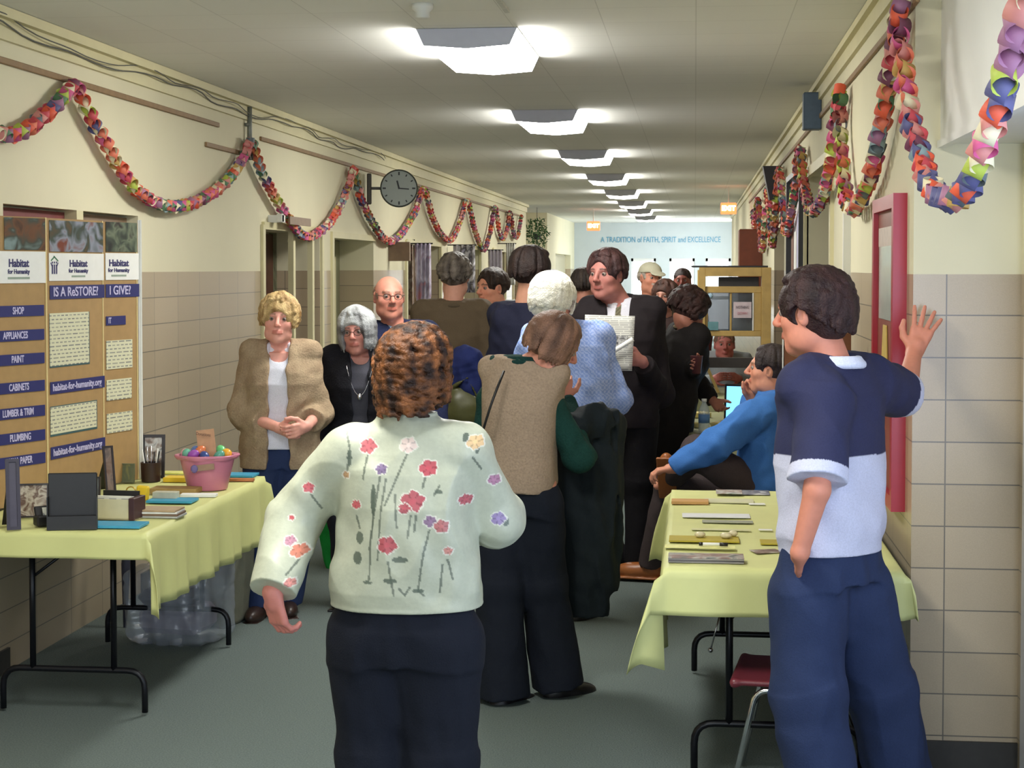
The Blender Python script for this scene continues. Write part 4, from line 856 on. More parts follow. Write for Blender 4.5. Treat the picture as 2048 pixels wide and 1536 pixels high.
# --- trifold on the left table
def lab(parent, name, body, cx, cz, wd, ht, m, tm, y=-.004, tsx=.8, sz=.62, align='CENTER', tx=0):
    b = B(); b.box((cx, y, cz), (wd, .002, ht)); o = b.obj(name, m, parent); text(body, ht * sz, (cx + tx, y - .0018, cz), (math.pi / 2, 0, 0), tm, o, sx=tsx, align=align, bold=.0006); return o
tri = thing('trifold_board', 'tall brown three-panel charity display board on the left table', 'display board', (0, 0, 0))
zt_ = TZ
def panel(pxa, pxb, pyt, pyb, lbl):
    """one leaf of the board between two picture columns at its foot depth"""
    pass
HB = 1.02
pA, pB_, pC, pD = onz(-22, 1021, TZ), onz(96, 1000, TZ), onz(208, 972, TZ), onz(276, 958, TZ)
tops = {}
def leaf(p0, p1, ztop, nm):
    v = p1 - p0; L_ = math.hypot(v.x, v.y); e = thing(nm, None, None, p0, math.atan2(v.y, v.x)); e.parent = tri
    b = B(); b.bb((0, -.002, 0), (L_, .002, ztop)); b.m = 1; b.bb((-.0005, -.003, 0), (.003, .003, ztop)); b.bb((L_ - .006, -.005, 0), (L_ + .0005, .003, ztop)); pn_ = b.obj('panel', [TAN, TANE], e); return e, L_
d0 = pB_.dot(Fwd); ZTOP = CAM_H + (HOR - 436) * d0 / F_PX - TZ
def pz(py, p): return CAM_H + (HOR - py) * p.dot(Fwd) / F_PX - TZ
# flatten: each leaf carries its own sheets
def dressed(p0, p1, pyt0, pyt1, nm, items):
    e, L_ = leaf(p0, p1, pz((pyt0 + pyt1) / 2, (p0 + p1) / 2), nm)
    for it in items: it(e, L_, (p0 + p1) / 2)
    return e
def PX(p0, p1, px, L_):    # picture column -> distance along the leaf
    f0 = Fwd.dot(p0); f1 = Fwd.dot(p1); r0 = Rgt.dot(p0); r1 = Rgt.dot(p1); k = (px - 1024) / F_PX
    t = (k * f0 - r0) / ((r1 - r0) - k * (f1 - f0)); return t * L_, (p0 + (p1 - p0) * t)
def strip(p0, p1, x0, x1, y0, y1, body, m, tm, sz=.62, sx=.8, name='label_strip', tx=None):
    def f(e, L_, mid):
        a, qa = PX(p0, p1, x0, L_); c_, qc = PX(p0, p1, x1, L_); z1 = (pz(y0, qa) + pz(y0, qc)) / 2; z0 = (pz(y1, qa) + pz(y1, qc)) / 2
        yb = -.0030 if name == 'sheet_backing' else -.0046; b = B(); b.box(((a + c_) / 2, yb, (z0 + z1) / 2), (c_ - a, .0016, z1 - z0)); o = b.obj(name, m, e)
        if body:
            t_, _q = PX(p0, p1, tx if tx else (x0 + x1) / 2, L_); text(body, (z1 - z0) * sz, (t_, -.0062, (z0 + z1) / 2), (math.pi / 2, 0, 0), tm, e, sx=sx, bold=.0008)
    return f
def banner_logo(p0, p1, x0, x1, y0, y1, tx, logo=None):
    def f(e, L_, mid):
        a, qa = PX(p0, p1, x0, L_); c_, qc = PX(p0, p1, x1, L_); z1 = pz(y0, qa); z0 = pz(y1, qa); b = B(); b.box(((a + c_) / 2, -.004, (z0 + z1) / 2), (c_ - a, .0025, z1 - z0)); b.obj('white_banner', PAPERW, e); h_ = z1 - z0
        t_, _q = PX(p0, p1, tx, L_); s_ = h_ * .33; kx = 1.0 if p0 is pA else 1.42; text('Habitat', s_ * 1.05, (t_, -.006, z0 + h_ * .62), (math.pi / 2, 0, 0), NAVT, e, sx=.86 * kx, bold=.0012); text('for Humanity', s_ * .62, (t_, -.006, z0 + h_ * .36), (math.pi / 2, 0, 0), NAVT, e, sx=.86 * kx, bold=.0006)
        b = B(); b.box((t_, -.0056, z0 + h_ * .16), (h_ * .95, .001, h_ * .07)); b.obj('fine_print', mat('sage_print', (150, 164, 150), .6), e)
        if logo:
            l_, _q = PX(p0, p1, logo, L_); b = B(); u = h_ * .14
            for dx in (-1.0, 0, 1.0): b.box((l_ + dx * u, -.006, z0 + h_ * .42), (u * .55, .001, h_ * .34)); b.sphere((l_ + dx * u, -.006, z0 + h_ * .66), (u * .32, .0008, u * .32), 8)
            for dx in (-1, 1): b.box((l_ + dx * u * 1.3, -.006, z0 + h_ * .56), (u * .3, .001, u * 1.6), RY(dx * .6))
            b.obj('logo_figures', NAVT, e); b = B(); b.box((l_ + u * .75, -.006, z0 + h_ * .80), (u * 2.4, .001, u * .35), RY(.55)); b.box((l_ - u * .75, -.006, z0 + h_ * .80), (u * 2.0, .001, u * .35), RY(-.55)); b.obj('logo_roof', mat('logo_green', (60, 120, 84), .5), e)
    return f
def pic(p0, p1, x0, x1, y0, y1, m, name='photo_print'): return strip(p0, p1, x0, x1, y0, y1, None, m, None, name=name)
SHP = print_mat('sheet_print', (212, 210, 180), (128, 130, 126), .016, .032, .6); SHE = mat('teal_sheet_edge', (60, 92, 96), .6)
PH1 = photo_mat('board_photo_a', [(70, 44, 34), (104, 66, 44), (58, 66, 60), (120, 140, 140)], 12); PH2 = photo_mat('board_photo_b', [(90, 72, 48), (60, 72, 64), (140, 146, 160), (120, 60, 44)], 12); PH3 = photo_mat('board_photo_c', [(44, 46, 46), (66, 76, 66), (110, 120, 100), (50, 44, 44)], 14)
A_, B_, C_, D_ = pA, pB_, pC, pD
items = [pic(A_, B_, 8, 90, 436, 500, PH1), banner_logo(A_, B_, -18, 90, 502, 567, 36)]
for y_, bd, tx in ((622, 'SHOP', 34), (671, 'APPLIANCES', 28), (719, 'PAINT', 32), (775, 'CABINETS', 34), (826, 'LUMBER & TRIM', 32), (876, 'PLUMBING', 36), (923, 'WALL PAPER', 34)): items.append(strip(A_, B_, -18, 86, y_ - 11, y_ + 11, bd, NAVY, LT, sz=.90, sx=.62, tx=tx))
dressed(A_, B_, 432, 434, 'left_leaf', items)
items = [pic(B_, C_, 98, 205, 443, 504, PH2), banner_logo(B_, C_, 97, 206, 506, 562, 155, 107), strip(B_, C_, 98, 207, 570, 597, 'IS A ReSTORE?', NAVY, LT, sz=.95, sx=1.05, tx=150), strip(B_, C_, 97, 177, 625, 732, None, SHE, None, name='sheet_backing'), strip(B_, C_, 97, 175, 625, 729, None, SHP, None, name='printed_sheet'),
         strip(B_, C_, 97, 206, 758, 782, 'habitat-for-humanity.org', NAVY, LT, sz=.8, sx=.98), strip(B_, C_, 97, 191, 807, 866, None, SHE, None, name='sheet_backing'), strip(B_, C_, 97, 189, 809, 862, None, SHP, None, name='printed_sheet'), strip(B_, C_, 97, 206, 885, 909, 'habitat-for-humanity.org', NAVY, LT, sz=.8, sx=.98)]
dressed(B_, C_, 437, 441, 'middle_leaf', items)
items = [pic(C_, D_, 211, 273, 445, 504, PH3), banner_logo(C_, D_, 210, 279, 506, 560, 236), strip(C_, D_, 210, 277, 568, 594, 'I GIVE?', NAVY, LT, sz=.95, sx=1.0, tx=238), strip(C_, D_, 210, 249, 632, 650, 'IT', NAVY, LT, sz=.9, sx=.7, tx=217), strip(C_, D_, 210, 262, 680, 737, None, SHP, None, name='printed_sheet'), strip(C_, D_, 210, 260, 758, 799, None, SHP, None, name='printed_sheet'), strip(C_, D_, 210, 261, 825, 864, None, SHP, None, name='printed_sheet')]
dressed(C_, D_, 444, 446, 'right_leaf', items)
q0 = pD + Vector((.004, .01, 0)); e, L_ = leaf(q0, q0 + Vector((.012, .010, 0)), pz(440, pD), 'white_back_leaf'); 
for c in e.children: c.data.materials[0] = PAPERW; c.data.materials[1] = PAPERW
# lift the sheets of a leaf one level: a leaf is a part, its panel and sheets are sub-parts
# --- pink basket
PINK = mat('pink_plastic', (206, 128, 152), .35, .04); EGG = [(116, 190, 160), (104, 130, 190), (156, 86, 176), (226, 128, 82), (110, 206, 130), (240, 176, 60), (236, 176, 190), (120, 170, 200)]
bc = onz(415, 978, TZ); rt = thing('pink_basket', 'pink plastic basket of coloured plastic eggs with a card standing in it', 'basket', bc, .1)
b = B(); sx = 1.0; prof = [(.001, .004), (.078, .004), (.082, .0), (.086, .004), (.118, .135), (.132, .142), (.132, .150), (.116, .146), (.084, .012), (.001, .010)]
b.lathe((0, 0, 0), prof, 32, None, 1.0, .85); b.obj('bowl', PINK, rt, True, auto=True)
b = B(); n = 48; rs = [[((r_ + .006 * math.sin(i * 6 * math.pi * 2 / n)) * math.cos(2 * math.pi * i / n), .85 * (r_ + .006 * math.sin(i * 6 * 2 * math.pi / n)) * math.sin(2 * math.pi * i / n), z_) for i in range(n)] for r_, z_ in ((.124, .132), (.136, .146), (.134, .153), (.120, .148))]; b.rings(rs, caps=False); b.obj('scalloped_rim', PINK, rt, True)
b = B(); b.box((.0, -.104, .105), (.10, .003, .026), RX(-.24) @ RY(-.12)); o = b.obj('sticker', mat('olive_print', (150, 120, 96), .5), rt); b = B(); b.sphere((-.035, -.108, .100), (.016, .003, .018), 10); b.obj('round_sticker', mat('violet_badge', (110, 96, 150), .5), rt, True)
er = random.Random(4); egp = [(-.085, -.02, .155), (-.055, .02, .165), (-.05, -.045, .155), (-.025, -.03, .168), (.055, .03, .165), (.088, -.02, .158), (-.1, .02, .15), (.02, .05, .15), (.06, -.045, .150), (.0, -.06, .148)]
for i, p_ in enumerate(egp):
    b = B(); b.sphere((0, 0, 0), (.021, .021, .028), 14, RX(er.uniform(0, 3)) @ RY(er.uniform(0, 3))); o = b.obj('plastic_egg', mat('egg_%d' % (i % 8), EGG[i % 8], .25, .03), None, True); o.location = bc + RZ(.1) @ Vector(p_)
    tag(o, ['mint green', 'blue', 'purple', 'orange', 'bright green', 'yellow-orange', 'pale pink', 'light blue', 'sea green', 'navy blue'][i] + ' plastic egg in the pink basket', 'egg', 'plastic eggs in the pink basket')
    if i > 7: o.data.materials[0] = mat('egg_x%d' % i, ((90, 160, 140), (60, 80, 140))[i - 8], .25, .03)
e = thing('card_sign', 'tan card reading Donations standing up in the pink basket', 'card', bc + Vector((-.005, .01, .13)), .1); b = B(); b.box((0, 0, .05), (.078, .003, .155), RX(-.1) @ RY(-.12)); b.obj('card', mat('tan_card_stock', (198, 152, 116), .6), e); text('Donations', .019, (-.012, -.016, .108), (math.pi / 2 - .1, .12, .0), DKWOOD, e, sx=.8)
# --- frames, books, holders on the left table
def stand_frame(label, px, py, wd, ht, rz, tilt, fm, im, name='picture_frame', cat='picture frame', th=.012, bw=.014, back=False):
    p = onz(px, py, TZ); rt = thing(name, label, cat, p, rz); R = RX(-tilt); b = B()
    def bx(c, d): b.box(R @ Vector(c), d, R)
    if bw:
        bx((-wd / 2 + bw / 2, 0, ht / 2), (bw, th, ht)); bx((wd / 2 - bw / 2, 0, ht / 2), (bw, th, ht)); bx((0, 0, bw / 2), (wd - 2 * bw, th, bw)); bx((0, 0, ht - bw / 2), (wd - 2 * bw, th, bw)); b.obj('frame', fm, rt)
    b = B(); bx((0, .002, ht / 2), (wd - bw, .004, ht - bw)); b.obj('picture', im, rt); b = B(); q = R @ Vector((0, th / 2, ht * .7)); b.add([q + Vector((-.02, 0, 0)), q + Vector((.02, 0, 0)), (.03, q.y + ht * .38, .002), (-.03, q.y + ht * .38, .002)], [(0, 1, 2, 3)]); b.obj('easel_back', BLK, rt, solid=.002); return rt
DKF = mat('dark_frame', (40, 32, 36), .4, .1); CROWD = photo_mat('crowd_photo', [(60, 50, 48), (150, 130, 120), (216, 216, 216), (60, 70, 76)], 22); SKETCH = photo_mat('stripe_photo', [(110, 84, 66), (200, 190, 176), (96, 66, 50), (170, 160, 148)], 26)
stand_frame('tall dark framed picture with a crowd photo behind the right leaf of the display board', 306, 957, .105, .20, .15, .12, DKF, CROWD)
stand_frame('tall dark-framed picture leaning at the far left end of the left table', 28, 1060, .05, .26, .5, .18, mat('purple_black_frame', (52, 48, 66), .35), mat('slate_back', (70, 66, 84), .4), bw=.012)
stand_frame('wooden-striped photo standing low behind the small black card holder', 62, 1035, .13, .13, .3, .15, DKF, SKETCH, bw=.006)
stand_frame('dark framed photo seen edge on below the middle of the display board', 222, 985, .045, .20, .7, .2, DKF, photo_mat('brown_pic', [(110, 76, 56), (140, 120, 110), (60, 56, 60)], 20), bw=.008)
stand_frame('grey-green portrait photo standing in front of the right leaf of the board', 250, 965, .085, .085, 0, .1, mat('grey_green_frame', (110, 116, 92), .5), photo_mat('green_pic', [(118, 124, 96), (96, 104, 84), (170, 160, 90)], 14), bw=.004)
stand_frame('blue-grey photo standing left of centre in front of the display board', 180, 1002, .085, .10, .05, .1, DKF, photo_mat('blue_pic', [(70, 64, 66), (120, 130, 140), (90, 96, 110)], 18), bw=.006)
# black upright brochure holder
rt = thing('brochure_holder', 'large black upright brochure holder near the front of the left table', 'holder', onz(146, 1057, TZ), .25); b = B(); b.bb((-.088, 0, 0), (.088, .012, .205), .003); b.obj('back_panel', BLK, rt)
b = B(); b.bb((-.088, -.03, 0), (.088, 0, .006)); b.bb((-.088, -.032, 0), (.088, -.026, .05)); b.bb((-.090, -.03, 0), (-.086, .0, .12)); b.bb((.086, -.03, 0), (.090, .0, .12)); b.obj('pocket', BLK, rt)
rt = thing('card_holder', 'small black slanted holder with a white card left of the black brochure holder', 'holder', onz(90, 1052, TZ), .75); b = B(); b.box((0, 0, .022), (.075, .05, .04), bev=.006); b.box((0, .01, .045), (.07, .012, .06), RX(-.4), .004); b.obj('holder', BLK, rt); b = B(); b.box((.012, -.004, .048), (.042, .003, .045), RX(-.4)); b.obj('white_card', WHP, rt)
# white booklet rack with dark side
rt = thing('booklet_rack', 'open box of cream booklets with a dark end right of the black holder', 'box', onz(228, 1040, TZ), -.08); b = B(); b.bb((-.085, 0, 0), (.075, .006, .078)); b.bb((-.085, 0, 0), (.085, .10, .006)); b.obj('cream_front', mat('cream_board', (206, 198, 162), .6, .05), rt); b = B(); b.bb((.062, -.008, 0), (.085, .10, .085), .002); b.obj('dark_end', mat('dark_brown_end', (66, 40, 42), .5), rt)
b = B(); b.bb((-.085, .09, 0), (.062, .10, .10)); b.obj('back_board', BLK, rt)
for k in range(3): b = B(); b.bb((-.08, .02 + .022 * k, .006), (.058, .034 + .022 * k, .088 - .004 * k)); b.obj('booklet', (WHP, mat('bright_paper', (226, 228, 230)), WHP)[k], rt)
BLUEP = mat('turquoise_paper', (58, 150, 186), .5, .06, 30)
for i, (px, py, wd, dp, rz, lb) in enumerate(((235, 1052, .205, .12, .03, 'turquoise paper stack nearest the camera on the left table'), (345, 1003, .19, .11, .02, 'turquoise paper stack in front of the pink basket'), (480, 952, .15, .12, 0, 'turquoise paper stack at the far end of the left table behind the basket'))):
    slab('turquoise_papers', lb, 'paper', onz(px, py, TZ), (wd, dp, .010), BLUEP, rz, group='turquoise paper stacks on the left table')
for k in range(4): slab('catalogue', 'glossy grey catalogue, ' + ['lowest', 'second lowest', 'second highest', 'topmost'][k] + ' of the pile behind the near turquoise papers', 'catalogue', onz(322, 1032, TZ), (.17 - .006 * k, .115, .0075), (mat('gloss_grey', (176, 176, 172), .3), mat('gloss_brown', (120, 96, 78), .3), mat('gloss_white', (214, 214, 210), .3), mat('gloss_tan', (176, 150, 118), .3))[k], .03 * (k % 3) - .02, dz=.0078 * k, group='glossy catalogues piled on the left table')
slab('white_booklet', 'white booklet leaning flat just before the pink basket', 'booklet', onz(398, 993, TZ), (.15, .05, .012), PAPERW, .1)
YELB = mat('bright_yellow_box', (232, 196, 48), .45, .05)
slab('yellow_pad', 'bright yellow pad behind and left of the pink basket', 'pad', onz(358, 962, TZ), (.12, .09, .02), YELB, 0); slab('yellow_pad', 'pale yellow pad farther back behind the bright yellow pad', 'pad', onz(348, 947, TZ), (.15, .08, .008), mat('lemon_paper', (226, 226, 130), .5), 0)
slab('tan_tray', 'tan cardboard tray in front of the bright yellow pad', 'tray', onz(352, 985, TZ), (.20, .10, .022), mat('tan_tray', (168, 138, 84), .6), 0)
slab('pen_box', 'orange and tan pencil box at the far right of the left table', 'box', onz(475, 962, TZ), (.15, .03, .012), mat('orange_tan', (190, 120, 76), .5), .05)
slab('tissue_box', 'white and grey box between the catalogues and the tan tray', 'box', onz(332, 1000, TZ), (.10, .05, .035), mat('pale_grey_box', (190, 188, 168), .5), 0)
rt = thing('pen_cup', 'dark brown cup full of pens beside the right leaf of the display board', 'cup', onz(302, 962, TZ)); b = B(); b.lathe((0, 0, 0), [(.001, 0), (.042, 0), (.046, .085), (.041, .085), (.038, .01), (.001, .01)], 20); b.obj('cup', mat('dark_brown_cup', (50, 30, 28), .4), rt, True, auto=True)
for k in range(7): b = B(); a = k * .9; b.tube([(.02 * math.cos(a), .02 * math.sin(a), .02), (.04 * math.cos(a), .03 * math.sin(a), .135 + .01 * (k % 3))], .0035, 6); b.obj('pen', (BLK, PAPERW, mat('silver', (200, 200, 205)))[k % 3], rt, True)
# yellow tape measure & small bell figure
rt = thing('key_ring', 'bunch of keys and charms lying on the left table by the booklet box', 'keys', onz(262, 1000, TZ)); b = B(); b.tube([(.02 * math.cos(a), -.0, .035 + .02 * math.sin(a)) for a in np.linspace(0, 6.28, 17)[:-1]], .003, 6, True); b.obj('ring', mat('brass', (200, 170, 90), .3, metal=1), rt, True); b = B(); b.sphere((0, -.01, .015), .013, 12); b.obj('white_ball', PAPERW, rt, True)
b = B(); b.box((.05, 0, .03), (.05, .03, .06), RY(.1), .006); b.obj('yellow_block', YELB, rt); b = B(); b.sphere((.03, -.04, .012), (.03, .022, .014), 10); b.obj('crumpled_foil', mat('foil', (206, 196, 140), .25, metal=.6, noise=.3, scale=80), rt, True)
# clear storage bag under the left table
P = Piece(); c = np.array(onz(352, 1290, 0)); P.box(c + np.array((-.02, .12, .17)), (.20, .16, .165), .04, .02, R=rot(0, 0, -8)); P.cap(c + np.array((.12, .10, .30)), c + np.array((.17, .30, .42)), .07, .03, .05)
PLAS = mat('clear_plastic', (196, 204, 216), .12, .1, 14, alpha=.34, spec=.9, bump=.3)
rt = thing('plastic_bag', 'clear plastic bag of folded things on the floor under the left table', 'bag', Vector((float(c[0]), float(c[1]), 0))); 
o = P.obj('bag_skin', PLAS, None, .008, (196, 204, 216), folds(.014, 26, 5)); o.parent = rt; o.matrix_parent_inverse = rt.matrix_world.inverted(); o.location = -rt.location; o.matrix_parent_inverse.identity()
b = B(); b.box((-.03, .13, .10), (.30, .24, .12), RZ(-.14), .03); b.obj('folded_cloth', mat('mauve_cloth', (120, 112, 128), .8, .25, 20), rt); b = B(); b.box((-.06, .12, .20), (.26, .2, .07), RZ(-.1), .03); b.obj('folded_shirt', mat('dusky_cloth', (96, 96, 104), .8, .3, 16), rt)
P = Piece(); c = np.array(onz(452, 1255, 0)); P.box(c + np.array((-.01, .12, .20)), (.07, .14, .2), .03, .02, R=rot(0, 6, -10)); tag(P.obj('canvas_bag', CLOTH, None, .008, (128, 128, 112), folds(.01, 20, 2)), 'grey-olive canvas bag on the floor beside the clear plastic bag', 'bag')
b = B(); p_ = onz(262, 1135, .35); b.box((0, 0, 0), (.05, .05, .5), bev=.01); 
rt = thing('umbrella', 'folded umbrella with pink and white tip propped under the left table', 'umbrella', onz(250, 1255, 0)); b = B(); b.tube([(0, 0, .0), (.0, .02, .30), (.0, .03, .42)], [.008, .022, .012], 10); b.obj('canopy', mat('dark_umbrella', (60, 60, 76), .6), rt, True); b = B(); b.tube([(0, .03, .42), (0, .035, .50)], .013, 10); b.obj('handle', mat('pink_grip', (206, 120, 130), .5), rt, True)
# green bag
P = Piece(); c = np.array(onz(668, 1140, 0)); P.box(c + np.array((0, .1, .13)), (.08, .06, .13), .02, .02, R=rot(0, -12, 0)); tag(P.obj('green_bag', CLOTH, None, .008, (36, 160, 70), folds(.008, 24, 2)), 'bright green bag on the floor behind the floral jacket', 'bag')
# --- chairs
MARP = mat('maroon_plastic', (112, 44, 54), .35, .05); CHROME = mat('chrome', (210, 210, 212), .15, metal=1)
def chair(label, loc, rz, s=1):
    rt = thing('stacking_chair', label, 'chair', loc, rz); rt.scale = (s, s, s)
    P = Piece(); P.box((0, 0, .445), (.215, .21, .012), .012, .01); P.cap((-.2, .20, .44), (.2, .20, .44), .016, k=.02); o = P.obj('seat', MARP, rt, .008, (112, 44, 54))
    P = Piece(); P.loft([(-.03, 0, 0, .19, .012), (.0, 0, 0, .215, .013), (.12, 0, 0, .215, .013), (.16, 0, 0, .205, .012), (.175, 0, 0, .18, .010)], Frame((0, -.225, .63), rot(-8, 0, 0) @ I3), .01, pw=4); P.obj('backrest', MARP, rt, .008, (112, 44, 54))
    for k in (-1, 1):
        b = B(); b.tube(fillet([(k * .23, .21, 0.012), (k * .20, .12, .42), (k * .2, -.15, .425)], .05), .0115, 8); b.obj('leg', CHROME, rt, True)
        b = B(); b.tube(fillet([(k * .23, -.27, 0.012), (k * .195, -.16, .42), (k * .195, -.235, .78)], .05), .0115, 8); b.obj('leg', CHROME, rt, True)
    return rt
q = at(1585, 1330, 5.34); chair('maroon chair with chrome legs half hidden behind the leaning man', (q.x, q.y, 0), 1.45, .86)
q = at(1508, 980, 8.55); chair('maroon chair the man in the blue shirt sits on', (q.x + .0, q.y, 0), 1.45)
# cord with a shiny end hanging under the right table
b = B(); p0, p1 = at(1440, 1228, 6.6), at(1421, 1300, 6.6); b.tube([p0, p1], .0035, 6); b.sphere(p1, .011, 10); tag(b.obj('blind_cord', mat('silver', (200, 200, 205)), None, True), 'thin hanging cord with a shiny metal bead under the right table', 'cord')
# --- laptop, bottle, cups on the olive table
rt = thing('laptop', 'open laptop with a bright blue screen beyond the seated man', 'laptop', Vector((at(1500, 840, 10.2).x, at(1500, 840, 10.2).y, TZ)), -.25); b = B(); b.box((0, -.11, .008), (.33, .23, .016), bev=.004); b.obj('keyboard_base', BLK, rt); b = B(); b.box((0, .01, .125), (.33, .010, .225), RX(-.12), .004); b.obj('lid', BLK, rt); b = B(); b.box((0, .003, .125), (.30, .002, .195), RX(-.12))
SCR = mat('lit_screen', (110, 190, 245), .3, 0, emit=1.6); b.obj('screen', SCR, rt)
rt = thing('water_bottle', 'clear plastic water bottle with a blue label on the olive table', 'bottle', Vector((at(1408, 868, 9.55).x, at(1408, 868, 9.55).y, TZ))); b = B(); b.lathe((0, 0, 0), [(.001, 0), (.03, 0), (.032, .02), (.032, .12), (.026, .15), (.013, .175), (.013, .185)], 18); b.obj('bottle', mat('bottle_plastic', (206, 220, 226), .1, .02, alpha=.45, spec=.9), rt, True); b = B(); b.lathe((0, 0, 0), [(.033, .06), (.033, .11)], 18); b.obj('label', mat('bottle_label', (90, 130, 180), .5), rt, True); b = B(); b.lathe((0, 0, 0), [(.001, .183), (.015, .183), (.015, .200), (.001, .201)], 14); b.obj('cap', PAPERW, rt, True)
for i, (px, py, d, lb) in enumerate(((1392, 845, 9.9, 'cream bowl left of the water bottle'), (1430, 842, 9.9, 'cream bowl right of the water bottle'))):
    b = B(); b.lathe((0, 0, 0), [(.001, 0), (.022, 0), (.036, .028), (.033, .028), (.02, .004), (.001, .004)], 18); p_ = at(px, py, d); o = b.obj('small_bowl', mat('cream_ceramic', (230, 216, 160), .4), None, True, auto=True); o.location = (p_.x, p_.y, TZ); tag(o, lb, 'bowl')
slab('yellow_paper', 'folded yellow paper on the olive table behind the water bottle', 'paper', (at(1398, 815, 10.6).x, at(1398, 815, 10.6).y, TZ), (.12, .12, .03), mat('folded_yellow', (226, 206, 130), .5), .4)
slab('leaflet_stack', 'tan stack of leaflets beside the laptop', 'leaflet', (at(1452, 828, 10.0).x - .01, at(1452, 828, 10.0).y, TZ), (.10, .14, .02), mat('tan_leaflet', (176, 150, 96), .5), .1)
# --- wooden window display
PINE = mat('pale_pine', (206, 176, 104), .5, .14, 14); PINED = mat('golden_pine', (176, 146, 84), .5, .14, 14)
dW = 12.75; w0, w1 = at(1398, 776, dW), at(1545, 776, dW); cx = (w0.x + w1.x) / 2; hw = (w1.x - w0.x) / 2; topz = at(1450, 537, dW).z - TZ
rt = thing('window_display', 'pine window frame display standing on the far right table', 'window display', (cx, w0.y + .1, TZ + .008)); pz2 = lambda py: at(1450, py, dW).z - TZ; pxx = lambda px: at(px, 600, dW).x - cx
def part(nm, boxes, m, par=None):
    b = B()
    for lo, hi in boxes: b.bb(lo, hi, .003)
    return b.obj(nm, m, par or rt)
part('outer_frame', [((pxx(1398), -.06, 0), (pxx(1411), .10, topz)), ((pxx(1523), -.06, 0), (pxx(1542), .10, topz)), ((pxx(1411), -.06, pz2(555)), (pxx(1523), .10, topz))], PINED)
part('side_panel', [((pxx(1398), .10, 0), (pxx(1402), .32, topz - .01)), ((pxx(1398) - .012, -.02, .0), (pxx(1398), .24, topz - .02))], PINE)
part('top_board', [((pxx(1382), -.02, topz), (pxx(1536), .34, topz + .014))], BLK)
sash = part('sash', [((pxx(1411), -.04, pz2(588)), (pxx(1523), .0, pz2(575))), ((pxx(1411), -.04, pz2(675)), (pxx(1523), .0, pz2(664))), ((pxx(1411), -.04, pz2(664)), (pxx(1416), .0, pz2(588))), ((pxx(1506), -.04, pz2(664)), (pxx(1523), .0, pz2(588))), ((pxx(1460), -.03, pz2(664)), (pxx(1464), -.01, pz2(588)))], PINED)
part('jamb_liner', [((pxx(1505), -.045, pz2(664)), (pxx(1508), -.035, pz2(588)))], WHITEP, sash)
part('pane', [((pxx(1414), -.022, pz2(664)), (pxx(1506), -.018, pz2(588)))], mat('dim_glass', (56, 62, 62), .12, .02, alpha=.82, spec=.6), sash); part('opening_panel', [((pxx(1437), -.01, pz2(576)), (pxx(1518), .02, pz2(556)))], mat('dark_opening', (46, 44, 44), .6))  # dark panel closes the upper opening of the frame
b = B(); b.bb((pxx(1467), -.05, pz2(638)), (pxx(1503), -.046, pz2(606))); o = b.obj('paper_sign', mat('pinkish_paper', (196, 180, 184), .6), rt); text('NOTHING', .030, ((pxx(1485)), -.052, pz2(617)), (math.pi / 2, 0, 0), mat('grey_ink', (110, 96, 104), .6), rt, sx=.72); text('DOWN', .030, ((pxx(1485)), -.052, pz2(629)), (math.pi / 2, 0, 0), mat('pink_ink', (196, 130, 140), .6), rt, sx=.75)
part('shelf_rail', [((pxx(1411), -.05, pz2(738)), (pxx(1523), .02, pz2(718)))], mat('dark_rail', (52, 46, 44), .5)); part('blue_tag', [((pxx(1416), -.05, pz2(663)), (pxx(1437), -.046, pz2(646)))], mat('teal_tag', (96, 140, 146), .5))
b = B(); b.sphere((pxx(1421), -.06, pz2(594)), .022, 12); b.obj('thermometer_dial', mat('pale_blue_dial', (150, 180, 200), .3), rt, True)
b = B(); b.box((pxx(1430), -.10, pz2(770)), (.022, .03, .33), RY(-.42)); b.obj('brace', PINE, rt)
